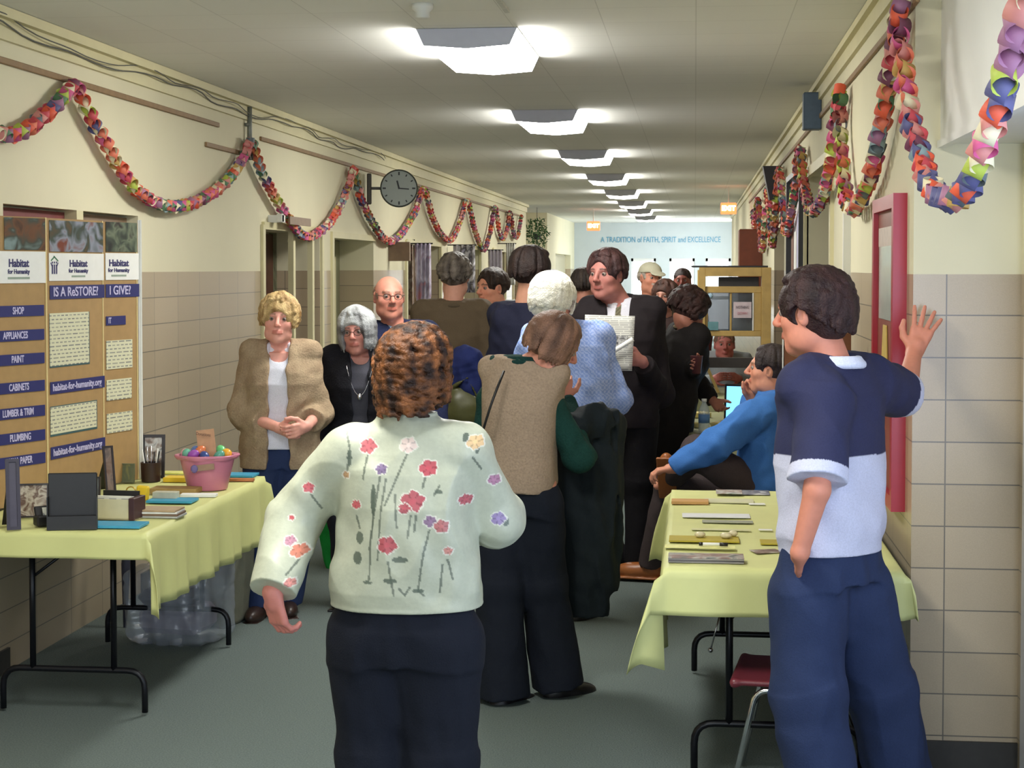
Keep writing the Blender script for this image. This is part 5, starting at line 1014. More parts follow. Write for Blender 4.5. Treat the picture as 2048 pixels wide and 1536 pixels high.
# extra wooden brace in front of the display, resting on the olive table
# ---- the woman walking away in the floral jacket (nearest figure)
def flower_jacket(p, d):
    L = lambda px, py: p.loc(px, py, d - .12)[[0, 2]]
    S_ = p.S * 788.0
    fl = [(728, 897, 17, (196, 96, 104)), (812, 893, 17, (228, 205, 196)), (943, 890, 16, (226, 190, 140)), (854, 938, 18, (190, 74, 88)), (760, 940, 12, (120, 98, 138)),
          (826, 1002, 24, (176, 66, 82)), (810, 1016, 12, (170, 60, 76)), (776, 1089, 20, (186, 72, 84)), (708, 1012, 10, (196, 84, 92)), (862, 1042, 13, (140, 108, 140)), (884, 1052, 15, (184, 104, 104)),
          (600, 985, 12, (202, 84, 96)), (567, 1045, 6, (190, 70, 80)), (570, 1088, 11, (186, 130, 150)), (588, 1108, 15, (214, 128, 104)), (580, 1165, 10, (216, 140, 132)), (645, 1088, 8, (170, 110, 130)),
          (925, 1005, 12, (186, 84, 96)), (896, 1102, 9, (210, 140, 130)), (985, 1052, 15, (150, 128, 176)), (690, 838, 12, (214, 178, 176)), (978, 970, 12, (176, 120, 150)), (683, 955, 8, (190, 150, 110))]
    st = [[(728, 915), (722, 960)], [(758, 955), (750, 1010), (742, 1070), (738, 1160)], [(810, 912), (795, 950), (770, 1010)], [(850, 952), (845, 975)], [(823, 1030), (817, 1075)],
          [(745, 985), (746, 1040), (738, 1100)], [(834, 1030), (830, 1062)], [(778, 1122), (782, 1150), (790, 1190)], [(860, 1060), (848, 1110), (838, 1180), (850, 1190)], [(885, 1130), (880, 1185)],
          [(708, 1035), (716, 1060)], [(790, 990), (795, 1055)], [(895, 1120), (905, 1160)], [(878, 972), (868, 990)], [(590, 1125), (572, 1150)], [(606, 1000), (624, 1028)], [(800, 1175), (812, 1188), (822, 1172)],
          [(680, 870), (690, 900), (686, 945)], [(940, 920), (955, 945)], [(770, 960), (762, 1020), (756, 1120)]]
    lv = [(745, 1000, 5, 30), (716, 1078, 8, 12), (712, 1118, 9, 13), (802, 1118, 16, 6), (782, 1160, 14, 5), (690, 920, 5, 18), (948, 905, 4, 8), (925, 880, 6, 9), (1000, 1060, 6, 8), (838, 1180, 12, 4), (876, 985, 8, 4), (735, 1165, 10, 3)]
    base = L3((186, 190, 170)); P_ = [(L(x, y), r / S_, L3(c)) for x, y, r, c in fl]; ST = [[L(*q) for q in s_] for s_ in st]; LV = [(L(x, y), a / S_, b / S_) for x, y, a, b in lv]
    def col(V):
        x, z = V[:, 0], V[:, 2]; bk = V[:, 1] < .07; C = np.tile(base, (len(V), 1)); C = C * (1 + .04 * wave(V, 120, 3))[:, None]
        for s_ in ST:
            for a, b in zip(s_, s_[1:]):
                ab = b - a; t = np.clip(((x - a[0]) * ab[0] + (z - a[1]) * ab[1]) / (ab @ ab), 0, 1); dd = np.hypot(x - a[0] - t * ab[0], z - a[1] - t * ab[1])
                C = mix(C, L3((96, 104, 92)), .85 * ((dd < .0028) & bk))
        for c, a, b in LV: C = mix(C, L3((84, 96, 84)), .9 * ((((x - c[0]) / a) ** 2 + ((z - c[1]) / b) ** 2 < 1) & bk))
        for i, (c, r, cc) in enumerate(P_):
            dx, dz = x - c[0], z - c[1]; an = np.arctan2(dz, dx); rr = np.hypot(dx, dz * 1.15); lim = r * (.92 + .09 * np.cos(an * 5 + i) + .05 * np.cos(an * 9 + i * 2))
            C = mix(C, L3((236, 232, 222)), .7 * ((rr < lim + .0035) & bk)); C = mix(C, cc, .95 * ((rr < lim) & bk))
            C = mix(C, cc * .55, .8 * ((rr < lim) & (np.cos(an * 5 + i + 3.1) > .8) & (rr > r * .3) & bk)); C = mix(C, cc * 1.3, .5 * ((rr < r * .28) & bk))
        return C
    return col
p = Person('woman with curly auburn hair in a pale floral jacket walking away, nearest the camera', 808, 4.19, 1.56, 0, fem=True, skin=(206, 130, 118), h=.006, hh=.0036, head=(-4, 4, 0)); p.Hd.t = p.loc(828, 735, 4.22)
p.arms(L=(p.loc(592, 1030, 4.24), p.loc(545, 1185, 4.10)), R=(p.loc(992, 1035, 4.27), p.loc(955, 1050, 4.42)))
p.arm['L'][0] = p.loc(704, 896, 4.2); p.arm['R'][0] = p.loc(926, 900, 4.2)
p.hand['L'] = dict(dir=(.18, .12, -1), palm=(.5, .6, 0), curl=32, thumb=(.3, 1, 0)); p.body()
p.top('jacket', flower_jacket(p, 4.19), SATIN, rows=[(-.002, .005, .01, .212, .155), (.04, .005, .008, .208, .15), (.14, .004, 0, .192, .14), (.28, 0, 0, .186, .135), (.37, 0, 0, .178, .115), (.425, 0, -.005, .155, .09), (.48, 0, .0, .110, .07), (.525, 0, .01, .078, .06)],
      slr=(.074, .072, .060), amp=.010, ff=17, shl=.058, h=.0034, label='pale sage satin jacket embroidered with red and lilac flowers', seed=1)
p.pants((22, 26, 38), r=(.125, .098, .085), rows=[(-.15, 0, 0, .19, .125), (-.06, 0, 0, .197, .132), (.0, 0, .005, .185, .122), (.06, 0, .005, .16, .105)], amp=.008); p.shoes((30, 28, 30))
p.hair((44, 27, 20), (156, 96, 52), n=190, base=(.082, .096, .088), bz=.018, side=.115, back=.14, front=1.2, frontw=45, puff=.010, curl=.016, helix=1.0, r=.0068, seed=4, h=.0034, vol=[((0, -.045, -.06), (.084, .062, .080)), ((.0, -.03, -.02), (.090, .079, .075))], segs=26, tb=.28)
# ---- woman in the tan vest
p = Person('woman in a tan fleece vest over a dark green top, head bent to her right', 1036, 6.45, 1.63, -14, lean=2, side=3, fem=True, skin=(206, 140, 118), h=.006, head=(-52, 22, 10), neckf=.03)
p.Hd.t = p.loc(1108, 692, 6.43)
p.arms(R=(p.loc(1158, 915, 6.45), p.loc(1128, 800, 6.66)), L=(p.loc(972, 900, 6.5), p.loc(1065, 860, 6.75)))
p.arm['R'][0] = p.loc(1098, 812, 6.42); p.arm['L'][0] = p.loc(985, 795, 6.5)
p.leg['L'][2] = p.loc(1006, 1392, 6.42); p.leg['R'][2] = p.loc(1116, 1368, 6.52); p.leg['L'][1] = p.loc(1000, 1170, 6.45); p.leg['R'][1] = p.loc(1085, 1165, 6.5)
p.hand['R'] = dict(dir=(-.1, .3, 1), palm=(-.3, .9, .2), curl=60); p.toe = {'L': -28, 'R': -40}; p.body()
p.top('sweater', (22, 58, 52), KNIT, t=-.026, shl=.044, slr=(.062, .060, .046), amp=.006, hem=.03, collar=dict(c=(24, 56, 52), r=.06, z=.485, gap=10), label='dark green knitted sweater')
p.top('vest', (158, 138, 118), KNIT, sl='none', rows=[(-.055, 0, 0, .150, .13), (.0, 0, 0, .150, .13), (.14, 0, 0, .142, .122), (.28, 0, 0, .154, .126), (.37, 0, 0, .160, .114), (.425, 0, -.005, .142, .088), (.48, 0, -.01, .09, .068)], t=.010, amp=.003, shl=.053, label='tan fleece vest')
p.pants((20, 25, 36), r=(.105, .092, .105), amp=.007, hemstop=1.0); p.shoes((24, 22, 24))
p.hair((84, 62, 52), (150, 112, 92), n=150, side=.09, back=.075, front=1.0, frontw=50, puff=.006, r=.0095, seed=2, earclear=False, h=.0045)
b = B(); b.tube(fillet([p.loc(1008, 742, 6.30), p.loc(985, 800, 6.24), p.loc(966, 860, 6.26), p.loc(955, 905, 6.35)], .05), .0055, 6); st_ = b.obj('bag_strap', mat('black_strap', (18, 18, 20), .5), p.root, smooth=True)
st_['label'] = 'thin black shoulder strap'
vest = p
# coat she carries over her right forearm
P = Piece(); rc = [at(1152, 838, 6.62), at(1185, 828, 6.66), at(1222, 838, 6.72)]
P.chain([np.array(q) for q in (at(1150, 850, 6.55), at(1190, 838, 6.6), at(1222, 850, 6.66))], [.05, .055, .045], .03)
P.loft([(0.30, 0, 0, .075, .05), (.45, 0, 0, .11, .075), (.7, 0, 0, .125, .085), (.9, .0, 0, .13, .085), (1.03, .015, 0, .115, .07), (1.11, .02, 0, .09, .05)], Frame(tuple(at(1172, 536, 6.66).xy) + (0.0,)), .04)
P.loft([(0.42, 0, 0, .05, .045), (.8, 0, 0, .07, .05), (1.07, 0, 0, .05, .04)], Frame(tuple(at(1205, 536, 6.7).xy) + (0.0,)), .04)
P.box(np.array(at(1175, 1010, 6.66)) + np.array((0, 0, 0)), (.001, .001, .001))
o = P.obj('folded_coat', CLOTH, None, .007, (22, 30, 34), folds(.014, 24, 3, (1.6, 1.6, .35)))
tag(o, 'dark green coat draped over the arm of the woman in the tan vest', 'coat')
# ---- white-haired man
p = Person('white-haired man seen from behind in a light blue checked shirt and jeans', 1135, 7.91, 1.72, 4, lean=7, skin=(214, 150, 136), h=.007, head=(-28, 14, 0), neckf=.03)
p.Hd.t = p.loc(1107, 606, 7.92)
p.arms(L=(p.loc(1030, 800, 7.95), p.loc(1062, 850, 8.25)), R=(p.loc(1236, 800, 7.95), p.loc(1190, 850, 8.25)))
p.arm['L'][0] = p.loc(1058, 700, 7.95); p.arm['R'][0] = p.loc(1195, 712, 7.95)
p.leg['L'][2] = p.loc(1098, 1205, 8.0); p.leg['R'][2] = p.loc(1160, 1218, 7.95); p.leg['R'][1] = p.loc(1165, 1060, 7.95); p.leg['L'][1] = p.loc(1108, 1060, 7.95); p.toe = {'L': -10, 'R': -35}
p.body()
def chk(V):
    c = np.tile(L3((126, 152, 218)), (len(V), 1)); a = (np.sin(V[:, 0] * 330) > .2) ^ (np.sin(V[:, 2] * 330) > .2); return mix(c, L3((176, 192, 236)), .75 * a + .25 * wave(V, 40, 1))
p.top('shirt', chk, slr=(.070, .068, .05), amp=.012, ff=20, t=.012, rows=[(-.05, 0, 0, .17, .12), (0, 0, 0, .18, .125), (.13, 0, 0, .195, .13), (.28, 0, .0, .195, .13), (.38, 0, 0, .185, .115), (.44, 0, -.005, .15, .085), (.485, 0, -.012, .085, .062)], label='light blue finely checked shirt')
p.pants((56, 84, 134), r=(.10, .085, .075), label='blue jeans'); p.shoes((26, 22, 24))
p.hair((226, 222, 206), (250, 250, 244), n=170, side=.07, back=.085, front=.85, puff=.012, r=.013, seed=8, h=.006, vol=[((0, -.045, -.03), (.085, .07, .075))])
# ---- man in the dark suit
p = Person('tall dark-haired man in a black suit and tie holding up a newspaper page', 1243, 9.1, 1.85, 172, skin=(186, 122, 112), h=.007, hh=.005, head=(-18, 2, 0))
p.brow = (50, 34, 30); p.Hd.t = p.loc(1212, 550, 9.06)
p.arms(L=(p.loc(1322, 790, 9.12), p.loc(1284, 722, 8.8)), R=(p.loc(1160, 790, 9.14), p.loc(1172, 740, 8.85)))
p.arm['L'][0] = p.loc(1302, 640, 9.12); p.arm['R'][0] = p.loc(1168, 636, 9.12)
p.leg['L'][2] = p.loc(1280, 1135, 9.1); p.leg['R'][2] = p.loc(1222, 1125, 9.14)
p.hand['L'] = dict(dir=p.loc(1245, 715, 8.76) - p.loc(1284, 722, 8.8), palm=p.loc(1250, 700, 9.1) - p.loc(1250, 700, 8.76), curl=38, thumb=(0, 0, 1)); p.body()
def shirt_tie(V):
    C = np.tile(L3((206, 204, 214)), (len(V), 1)); q = (V - p.T.t) @ p.T.R; w_ = .014 + .018 * np.clip((.42 - q[:, 2]) / .25, 0, 1)
    return mix(C, L3((112, 106, 84)) * (.8 + .2 * np.sign(np.sin((q[:, 0] + q[:, 2]) * 300)))[:, None], 1.0 * ((np.abs(q[:, 0]) < w_) & (q[:, 1] > .03)))
p.top('shirt', shirt_tie, sl='none', hem=-.04, amp=.0, h=.004, collar=dict(c=(214, 212, 220), r=.068, z=.49, gap=24), label='white shirt with olive tie')
p.top('suit_jacket', (34, 28, 31), slr=(.070, .062, .050), t=.020, hem=-.16, amp=.005, opn=([(.13, .004), (.20, .022), (.30, .048), (.44, .062), (.56, .07)],), label='black suit jacket', armstop={'L': .9, 'R': .9})
p.pants((24, 22, 26), amp=.004); p.shoes((26, 18, 18))
p.hair((44, 28, 30), (86, 58, 56), n=130, side=.02, back=.05, front=.80, frontw=48, puff=.006, r=.010, seed=3, h=.0045, facez=.022)
suit = p
def paper(name, label, cat, pts, m, th=.0012, group=None):
    """a sheet bent between four corners (tl, tr, br, bl) with a slight bow"""
    tl, tr, br, bl = [Vector(q) for q in pts]; b = B(); n = 8; g = []; nrm = (tr - tl).cross(bl - tl).normalized()
    c0 = (tl + tr + br + bl) / 4
    for i in range(n + 1):
        for j in range(n + 1):
            u, v = i / n, j / n; q = tl * (1 - u) * (1 - v) + tr * u * (1 - v) + br * u * v + bl * (1 - u) * v; g.append(q + nrm * .012 * math.sin(u * 3.14) * (1 - .5 * v) - c0)
    b.add(g, [(i * (n + 1) + j, (i + 1) * (n + 1) + j, (i + 1) * (n + 1) + j + 1, i * (n + 1) + j + 1) for i in range(n) for j in range(n)])
    o = b.obj(name, m, None, True, solid=th); o.location = c0; return tag(o, label, cat, group)
news = print_mat('newsprint', (206, 204, 196), (150, 150, 146), .011, .05, .5)
rt = thing('newspaper', 'grey newspaper page held up in front of the black suit', 'newspaper', at(1220, 690, 8.7))
ls = [at(1170, 629, 8.7), at(1270, 632, 8.7), at(1264, 742, 8.66), at(1166, 740, 8.66)]
o = paper('sheet', None, None, ls, news); o.parent = rt; o.location = o.location - rt.location
b = B(); c = at(1238, 686, 8.685) - rt.location; b.box(c, (.095, .004, .075)); o = b.obj('printed_photo', photo_mat('newsphoto', [(70, 68, 70), (130, 128, 126), (190, 188, 184), (60, 58, 60)], 40), rt)
b = B(); b.tube([at(1212, 712, 8.66), at(1266, 678, 8.64)], .013, 10); o = b.obj('rolled_paper', mat('white_paper', (238, 238, 236), .6, .03), None, True); tag(o, 'white rolled paper held across the newspaper by the suited man', 'paper')
# ---- dark-haired man in navy jacket
p = Person('dark-haired man in a navy jacket seen from behind, beyond the white-haired man', 1052, 9.4, 1.80, -25, skin=(206, 150, 124), h=.009, head=(-20, 4, 0))
p.Hd.t = p.loc(1066, 545, 9.38); p.arm['L'][0] = p.loc(1008, 640, 9.4); p.arms(L=(p.loc(1000, 715, 9.45), p.loc(995, 700, 9.8)))
p.body().top('jacket', (30, 32, 52), slr=(.07, .064, .05), t=.02, hem=-.14, amp=.008, collar=dict(c=(34, 34, 54), gap=20, z=.49)); p.pants((28, 28, 36)); p.shoes((24, 22, 22))
p.hair((28, 22, 24), (60, 46, 42), n=100, side=.03, back=.06, front=.8, puff=.012, r=.012, seed=5, h=.006, earclear=False)
# ---- smiling man in hooded top
p = Person('smiling dark-haired man in a grey hooded jacket looking left', 1004, 10.9, 1.71, 138, skin=(228, 158, 130), h=.008, hh=.005, head=(0, 3, 0))
p.brow = (50, 36, 30); p.Hd.t = p.loc(982, 577, 10.86); p.arms(R=(p.loc(970, 700, 10.8), p.loc(982, 692, 10.45)))
p.hand['R'] = dict(dir=p.loc(978, 684, 10.35) - p.loc(990, 696, 10.45), palm=(0, .5, .5), curl=45); p.body()
def hood(V):
    return mix(np.tile(L3((132, 136, 136)), (len(V), 1)), L3((196, 196, 190)), .9 * (wave(V, 14, 2) > .25) * (V[:, 2] < 1.32))
p.top('hooded_jacket', hood, slr=(.066, .06, .048), t=.018, hem=-.12, amp=.008, collar=dict(c=(150, 156, 154), r=.082, z=.50, gap=50), extra=lambda P: P.ell((0, -.07, 1.42), (.11, .06, .06), .03)); p.pants((40, 42, 52)); p.shoes((30, 28, 28))
p.hair((34, 26, 24), (64, 48, 40), n=110, side=.015, back=.04, front=.72, puff=.004, r=.010, seed=6, h=.005, facez=.025)
b = B(); b.box((0, 0, 0), (.07, .012, .12), RY(.6), .003); o = b.obj('mobile_phone', mat('black_plastic', (24, 24, 26), .35), None); o.location = at(982, 688, 10.32); tag(o, 'small black phone in the hand of the smiling man', 'phone')
o = paper('paper_bag', 'cream printed paper carried by the smiling man', 'paper', [at(962, 640, 10.4), at(1000, 645, 10.4), at(1000, 715, 10.4), at(960, 712, 10.4)], photo_mat('cream_print', [(232, 224, 196), (210, 204, 186), (150, 150, 146), (236, 232, 214)], 12))
# ---- man in brown jacket from behind
p = Person('grey-haired person in an olive brown jacket seen from behind near the wall banners', 905, 10.3, 1.80, 8, skin=(206, 150, 128), h=.009, head=(-8, 0, 0))
p.Hd.t = p.loc(910, 552, 10.3); p.body().top('jacket', (94, 80, 62), slr=(.064, .06, .05), t=.012, hem=-.16, amp=.008, collar=dict(c=(84, 72, 56), gap=20, z=.48)); p.pants((38, 36, 40)); p.shoes((30, 26, 24))
p.hair((70, 62, 56), (122, 112, 102), n=120, side=.035, back=.05, front=.7, puff=.006, curl=.006, r=.011, seed=7, h=.006)
# ---- bald man with glasses
p = Person('balding man with glasses and moustache in a navy sweater', 792, 9.0, 1.69, 194, skin=(222, 150, 130), h=.008, hh=.0045, head=(8, 2, 0))
p.brow = (120, 92, 76); p.Hd.t = p.loc(778, 594, 8.96); p.body(colx=lambda V, q, C: mix(C, L3((120, 92, 80)), .6 * ((np.abs(q[:, 0]) < .024) & (np.abs(q[:, 2] + .0435) < .005) & (q[:, 1] > .075))))
p.top('shirt', (176, 196, 226), sl='none', hem=-.04, amp=0, collar=dict(c=(176, 198, 230), r=.068, z=.49, gap=40)); p.top('sweater', (38, 44, 74), KNIT, slr=(.068, .06, .048), t=.016, hem=-.10, amp=.007, opn=([(.36, .004), (.42, .03), (.55, .06)],), label='navy sweater')
p.pants((44, 44, 52)); p.shoes((30, 26, 24)); p.glasses()
p.hair((120, 98, 84), (160, 138, 120), n=70, base=(.079, .100, .080), bz=.016, side=.03, back=.05, front=0.01, frontw=1, r=.006, seed=9, h=.005, vol=None)
def cut_top(o):  # nothing on the crown: only a fringe of hair round the back and sides
    me = o.data; q = [(np.array(v.co) - p.Hd.t) @ p.Hd.R for v in me.vertices]; import bmesh
    bm = bmesh.new(); bm.from_mesh(me); bm.verts.ensure_lookup_table(); kill = [v for v, c in zip(bm.verts, q) if c[2] > .038 - c[1] * .35 or c[1] > .045]
    bmesh.ops.delete(bm, geom=kill, context='VERTS'); bm.to_mesh(me); bm.free()
cut_top([c for c in p.root.children if c.name.startswith('hair')][0])
# ---- grey-haired woman
p = Person('grey-haired woman with glasses in a black cardigan and pendant', 722, 8.25, 1.57, 188, fem=True, skin=(198, 136, 124), h=.007, hh=.0045, head=(-10, 4, 4))
p.brow = (80, 62, 56); p.Hd.t = p.loc(713, 664, 8.2); p.body(); p.top('blouse', (70, 70, 80), hem=-.08, sl='none', amp=.004, cut=(0, .06, .44), label='grey blouse')
p.top('cardigan', (28, 28, 34), KNIT, slr=(.066, .06, .048), t=.022, hem=-.18, amp=.008, opn=([(-.2, .045), (.2, .045), (.36, .05), (.5, .07)],), label='black cardigan')
p.pants((30, 30, 36)); p.shoes((26, 24, 26)); p.glasses()
def greyside(q, C): return mix(C, L3((190, 194, 196)), np.clip(q[:, 2] * 9 + .25, 0, 1) * (q[:, 1] < .11) * np.clip(.5 + wave(q, 50, 1), .2, 1))
p.hair((66, 62, 64), (168, 170, 172), n=150, side=.115, back=.13, front=.62, frontw=40, puff=.010, r=.0105, seed=11, h=.005, earclear=False, gloss=greyside)
b = B(); b.tube([p.T.pt((x, .135 + .01, .40 - .16 * (1 - (x / .07) ** 2))) for x in np.linspace(-.07, .07, 13)], .002, 5); b.sphere(p.T.pt((0, .16, .235)), (.012, .006, .018), 10); b.obj('pendant_necklace', mat('silver', (200, 200, 205), .25, metal=1), p.root, True)
# ---- blond woman
p = Person('blond woman in an open beige cardigan with hands clasped by the yellow table', 560, 8.03, 1.615, 188, fem=True, skin=(230, 166, 150), h=.006, hh=.004, head=(2, 0, -3))
p.brow = (130, 98, 76); p.Hd.t = p.loc(558, 640, 7.98)
p.arms(R=(p.loc(482, 826, 8.02), p.loc(558, 856, 7.84)), L=(p.loc(638, 826, 8.04), p.loc(614, 852, 7.82)))
p.arm['R'][0] = p.loc(505, 738, 8.03); p.arm['L'][0] = p.loc(614, 738, 8.03)
p.hand['R'] = dict(dir=p.loc(590, 866, 7.78) - p.loc(558, 856, 7.84), palm=(0, -1, .2), curl=34, thumb=(0, .2, 1)); p.hand['L'] = dict(dir=p.loc(588, 862, 7.77) - p.loc(614, 852, 7.82), palm=(0, -1, .2), curl=38, thumb=(0, .2, 1))
p.leg['R'][2] = p.loc(520, 1205, 8.0); p.leg['L'][2] = p.loc(575, 1195, 8.1); p.leg['R'][1] = p.loc(528, 1060, 8.0); p.body()
p.top('polo_shirt', (224, 226, 240), hem=-.05, sl='none', amp=.003, cut=(0, .07, .43), collar=dict(c=(232, 232, 242), r=.064, z=.475, gap=60), label='white polo shirt', t=.004)
def wool(V): return mix(np.tile(L3((176, 156, 128)), (len(V), 1)), L3((150, 128, 104)), .5 + .5 * wave(V, 55, 2))
p.top('cardigan', wool, KNIT, slr=(.068, .064, .056), t=.020, hem=-.15, amp=.010, ff=24, armstop={'L': .55, 'R': .55}, rows=[(-.15, 0, 0, .188, .13), (-.05, 0, 0, .184, .13), (.13, 0, 0, .155, .12), (.28, 0, .012, .158, .132), (.36, 0, .005, .152, .11), (.43, 0, -.005, .14, .082), (.475, 0, -.01, .09, .06)],
      opn=([(-.2, .062), (.1, .056), (.3, .05), (.4, .052), (.52, .075)],), label='beige knitted cardigan worn open')
p.pants((44, 58, 96), label='blue jeans', amp=.007, r=(.108, .085, .075)); p.shoes((52, 36, 30))
p.hair((138, 104, 62), (218, 190, 136), n=150, side=.055, back=.06, front=.72, frontw=48, puff=.010, curl=.004, r=.011, seed=12, h=.0045, earclear=False)
# ---- dark woman bending to the right
p = Person('dark-haired woman in a long black dress leaning over the table by the wooden window display', 1340, 9.8, 1.66, -62, lean=17, fem=True, skin=(176, 116, 96), h=.008, head=(-12, 24, 0))
p.Hd.t = p.loc(1378, 622, 9.8); p.arms(R=(p.loc(1382, 740, 9.75), p.loc(1392, 735, 9.55)), L=(p.loc(1398, 770, 9.95), p.loc(1425, 800, 9.85))); p.body()
p.top('coat', (30, 26, 26), slr=(.062, .056, .045), t=.02, hem=-.5, rows=[(-.62, 0, 0, .19, .15), (-.3, 0, 0, .19, .15), (0, 0, 0, .17, .13), (.14, 0, 0, .14, .11), (.28, 0, .012, .15, .128), (.36, 0, .005, .152, .11), (.43, 0, -.005, .14, .082), (.475, 0, -.01, .085, .06)], amp=.008, collar=dict(c=(120, 104, 80), r=.07, z=.47, gap=60), label='long black coat')
p.pants((26, 24, 28)); p.shoes((30, 24, 22)); p.hair((32, 22, 22), (70, 46, 42), n=140, side=.07, back=.08, front=.9, puff=.014, curl=.008, r=.012, seed=13, h=.006, earclear=False)
b = B(); b.lathe((0, 0, 0), [(.026, 0), (.036, .10), (.038, .102), (.034, .1)], 16); o = b.obj('paper_cup', mat('dark_red_cup', (104, 56, 60), .5), None, True); o.location = at(1393, 747, 9.45); tag(o, 'dark red paper cup held by the woman in black', 'cup')
# ---- seated man in blue shirt
p = Person('man in a blue shirt sitting sideways with one ankle on his knee', 1536, 8.5, 1.76, 74, lean=-4, skin=(212, 146, 118), h=.006, head=(10, 0, 0), hipz=.53)
p.Hd.t = p.loc(1538, 740, 8.5)
p.arm['L'][0] = p.loc(1505, 835, 8.32); p.arm['R'][0] = p.loc(1545, 820, 8.72)
p.arms(L=(p.loc(1432, 890, 8.28), p.loc(1350, 936, 8.3)), R=(p.loc(1500, 860, 8.75), p.loc(1503, 800, 8.6)))
p.leg['L'] = [p.T.pt((-.09, 0, 0)), p.loc(1398, 905, 8.35), p.loc(1338, 955, 8.65)]; p.leg['R'] = [p.T.pt((.09, 0, 0)), p.loc(1342, 968, 8.75), p.loc(1300, 1125, 8.9)]
p.toe = {'L': 100, 'R': 6}; p.hand['L'] = dict(dir=p.loc(1322, 940, 8.3) - p.loc(1350, 936, 8.3), palm=(0, 0, -1), curl=35, thumb=(1, .3, 0)); p.hand['R'] = dict(dir=(0, .25, 1), palm=(-.3, -.6, .1), curl=75); p.body()
p.top('shirt', (62, 112, 180), slr=(.074, .068, .046), t=.014, hem=-.03, amp=.017, ff=20, collar=dict(c=(66, 118, 190), r=.066, z=.485, gap=50), label='bright blue long-sleeved shirt', rows=[(-.03, 0, 0, .19, .15), (.08, 0, 0, .185, .145), (.16, 0, 0, .175, .135), (.28, 0, .008, .18, .13), (.38, 0, 0, .178, .108), (.44, 0, -.005, .155, .082), (.485, 0, -.012, .09, .062)])
p.pants((66, 56, 56), r=(.10, .078, .062), rows=[(-.10, 0, 0, .16, .11), (0, 0, 0, .17, .12), (.07, 0, 0, .16, .12)], waist=.05, label='dark brown trousers'); p.shoes((150, 88, 42), lift={'L': 60})
p.hair((38, 30, 30), (66, 56, 56), n=120, side=.02, back=.045, front=.72, puff=.0, r=.008, seed=14, h=.005, facez=.025)
# ---- man leaning on the wall
p = Person('dark-haired man in a navy and white polo shirt leaning one hand on the tiled wall', 1664, 4.92, 1.72, 50, lean=1, side=1, skin=(206, 134, 110), h=.005, hh=.0042, head=(14, 4, 0))
p.brow = (46, 32, 28); p.Hd.t = p.loc(1622, 628, 4.94)
p.arm['L'][0] = p.loc(1646, 795, 4.80); p.arm['R'][0] = p.loc(1738, 770, 5.05)
p.arms(L=(p.loc(1634, 980, 4.68), p.loc(1600, 1105, 4.70)), R=(p.loc(1812, 786, 5.22), p.loc(1828, 706, 5.44)))
p.hand['R'] = dict(dir=p.loc(1850, 640, 5.475) - p.loc(1826, 706, 5.44), palm=p.loc(1840, 660, 6.6) - p.loc(1840, 660, 5.5), curl=3, spread=.30, tcurl=0, thumb=p.loc(1780, 640, 5.5) - p.loc(1840, 660, 5.5))
p.hand['L'] = dict(dir=p.loc(1590, 1150, 4.86) - p.loc(1600, 1105, 4.70), palm=(.3, -.3, 0), curl=8)
p.leg['L'] = [p.loc(1618, 1150, 4.88), p.loc(1612, 1380, 4.86), p.loc(1660, 1650, 4.85)]; p.leg['R'] = [p.loc(1690, 1140, 4.98), p.loc(1758, 1370, 5.08), p.loc(1822, 1640, 5.16)]; p.toe = {'L': 5, 'R': -35}; p.body()
def polo(V):
    q = (V - p.T.t) @ p.T.R; nav, wh = L3((48, 50, 80)), L3((196, 198, 220)); C = np.tile(wh, (len(V), 1)); x, z = V[:, 0], q[:, 2]
    arm = np.zeros(len(V), bool); cuff = np.zeros(len(V), bool)
    for n in 'LR':
        a, b, c = p.arm[n]; ab = b - a; t = ((V - a) @ ab) / (ab @ ab); dd = np.linalg.norm(V - a - np.clip(t, 0, 1.2)[:, None] * ab, axis=1); rx_ = .105 if n == 'R' else .088; ia = (dd < rx_) & (t > .15); arm |= ia; cuff |= ia & (t > .77)
    C = mix(C, nav, 1.0 * ((z > .215) | arm)); return mix(C, wh, 1.0 * cuff)
p.top('polo_shirt', polo, sl='short', slr=(.074, .070, .066), t=.008, hem=-.075, amp=.010, ff=17, h=.0042, rows=[(-.075, 0, 0, .160, .122), (-.02, 0, 0, .162, .122), (.13, 0, 0, .168, .122), (.28, 0, .004, .172, .122), (.38, 0, 0, .176, .112), (.44, 0, -.005, .15, .082), (.48, 0, -.012, .09, .062)],
      collar=dict(c=(214, 218, 238), r=.070, z=.492, gap=60), label='white polo shirt with navy shoulders and sleeves')
p.pants((40, 52, 84), r=(.122, .102, .098), amp=.010, label='slate blue trousers', h=.0055, rows=[(-.16, 0, -.005, .165, .115), (-.09, 0, 0, .164, .112), (-.02, 0, 0, .148, .104), (.03, 0, 0, .135, .09)]); p.shoes((40, 34, 32))
p.hair((34, 21, 23), (62, 41, 40), n=230, side=.035, back=.085, front=.78, puff=.008, curl=.004, r=.010, seed=15, h=.0042, vol=[((0, -.055, -.03), (.072, .055, .06))])
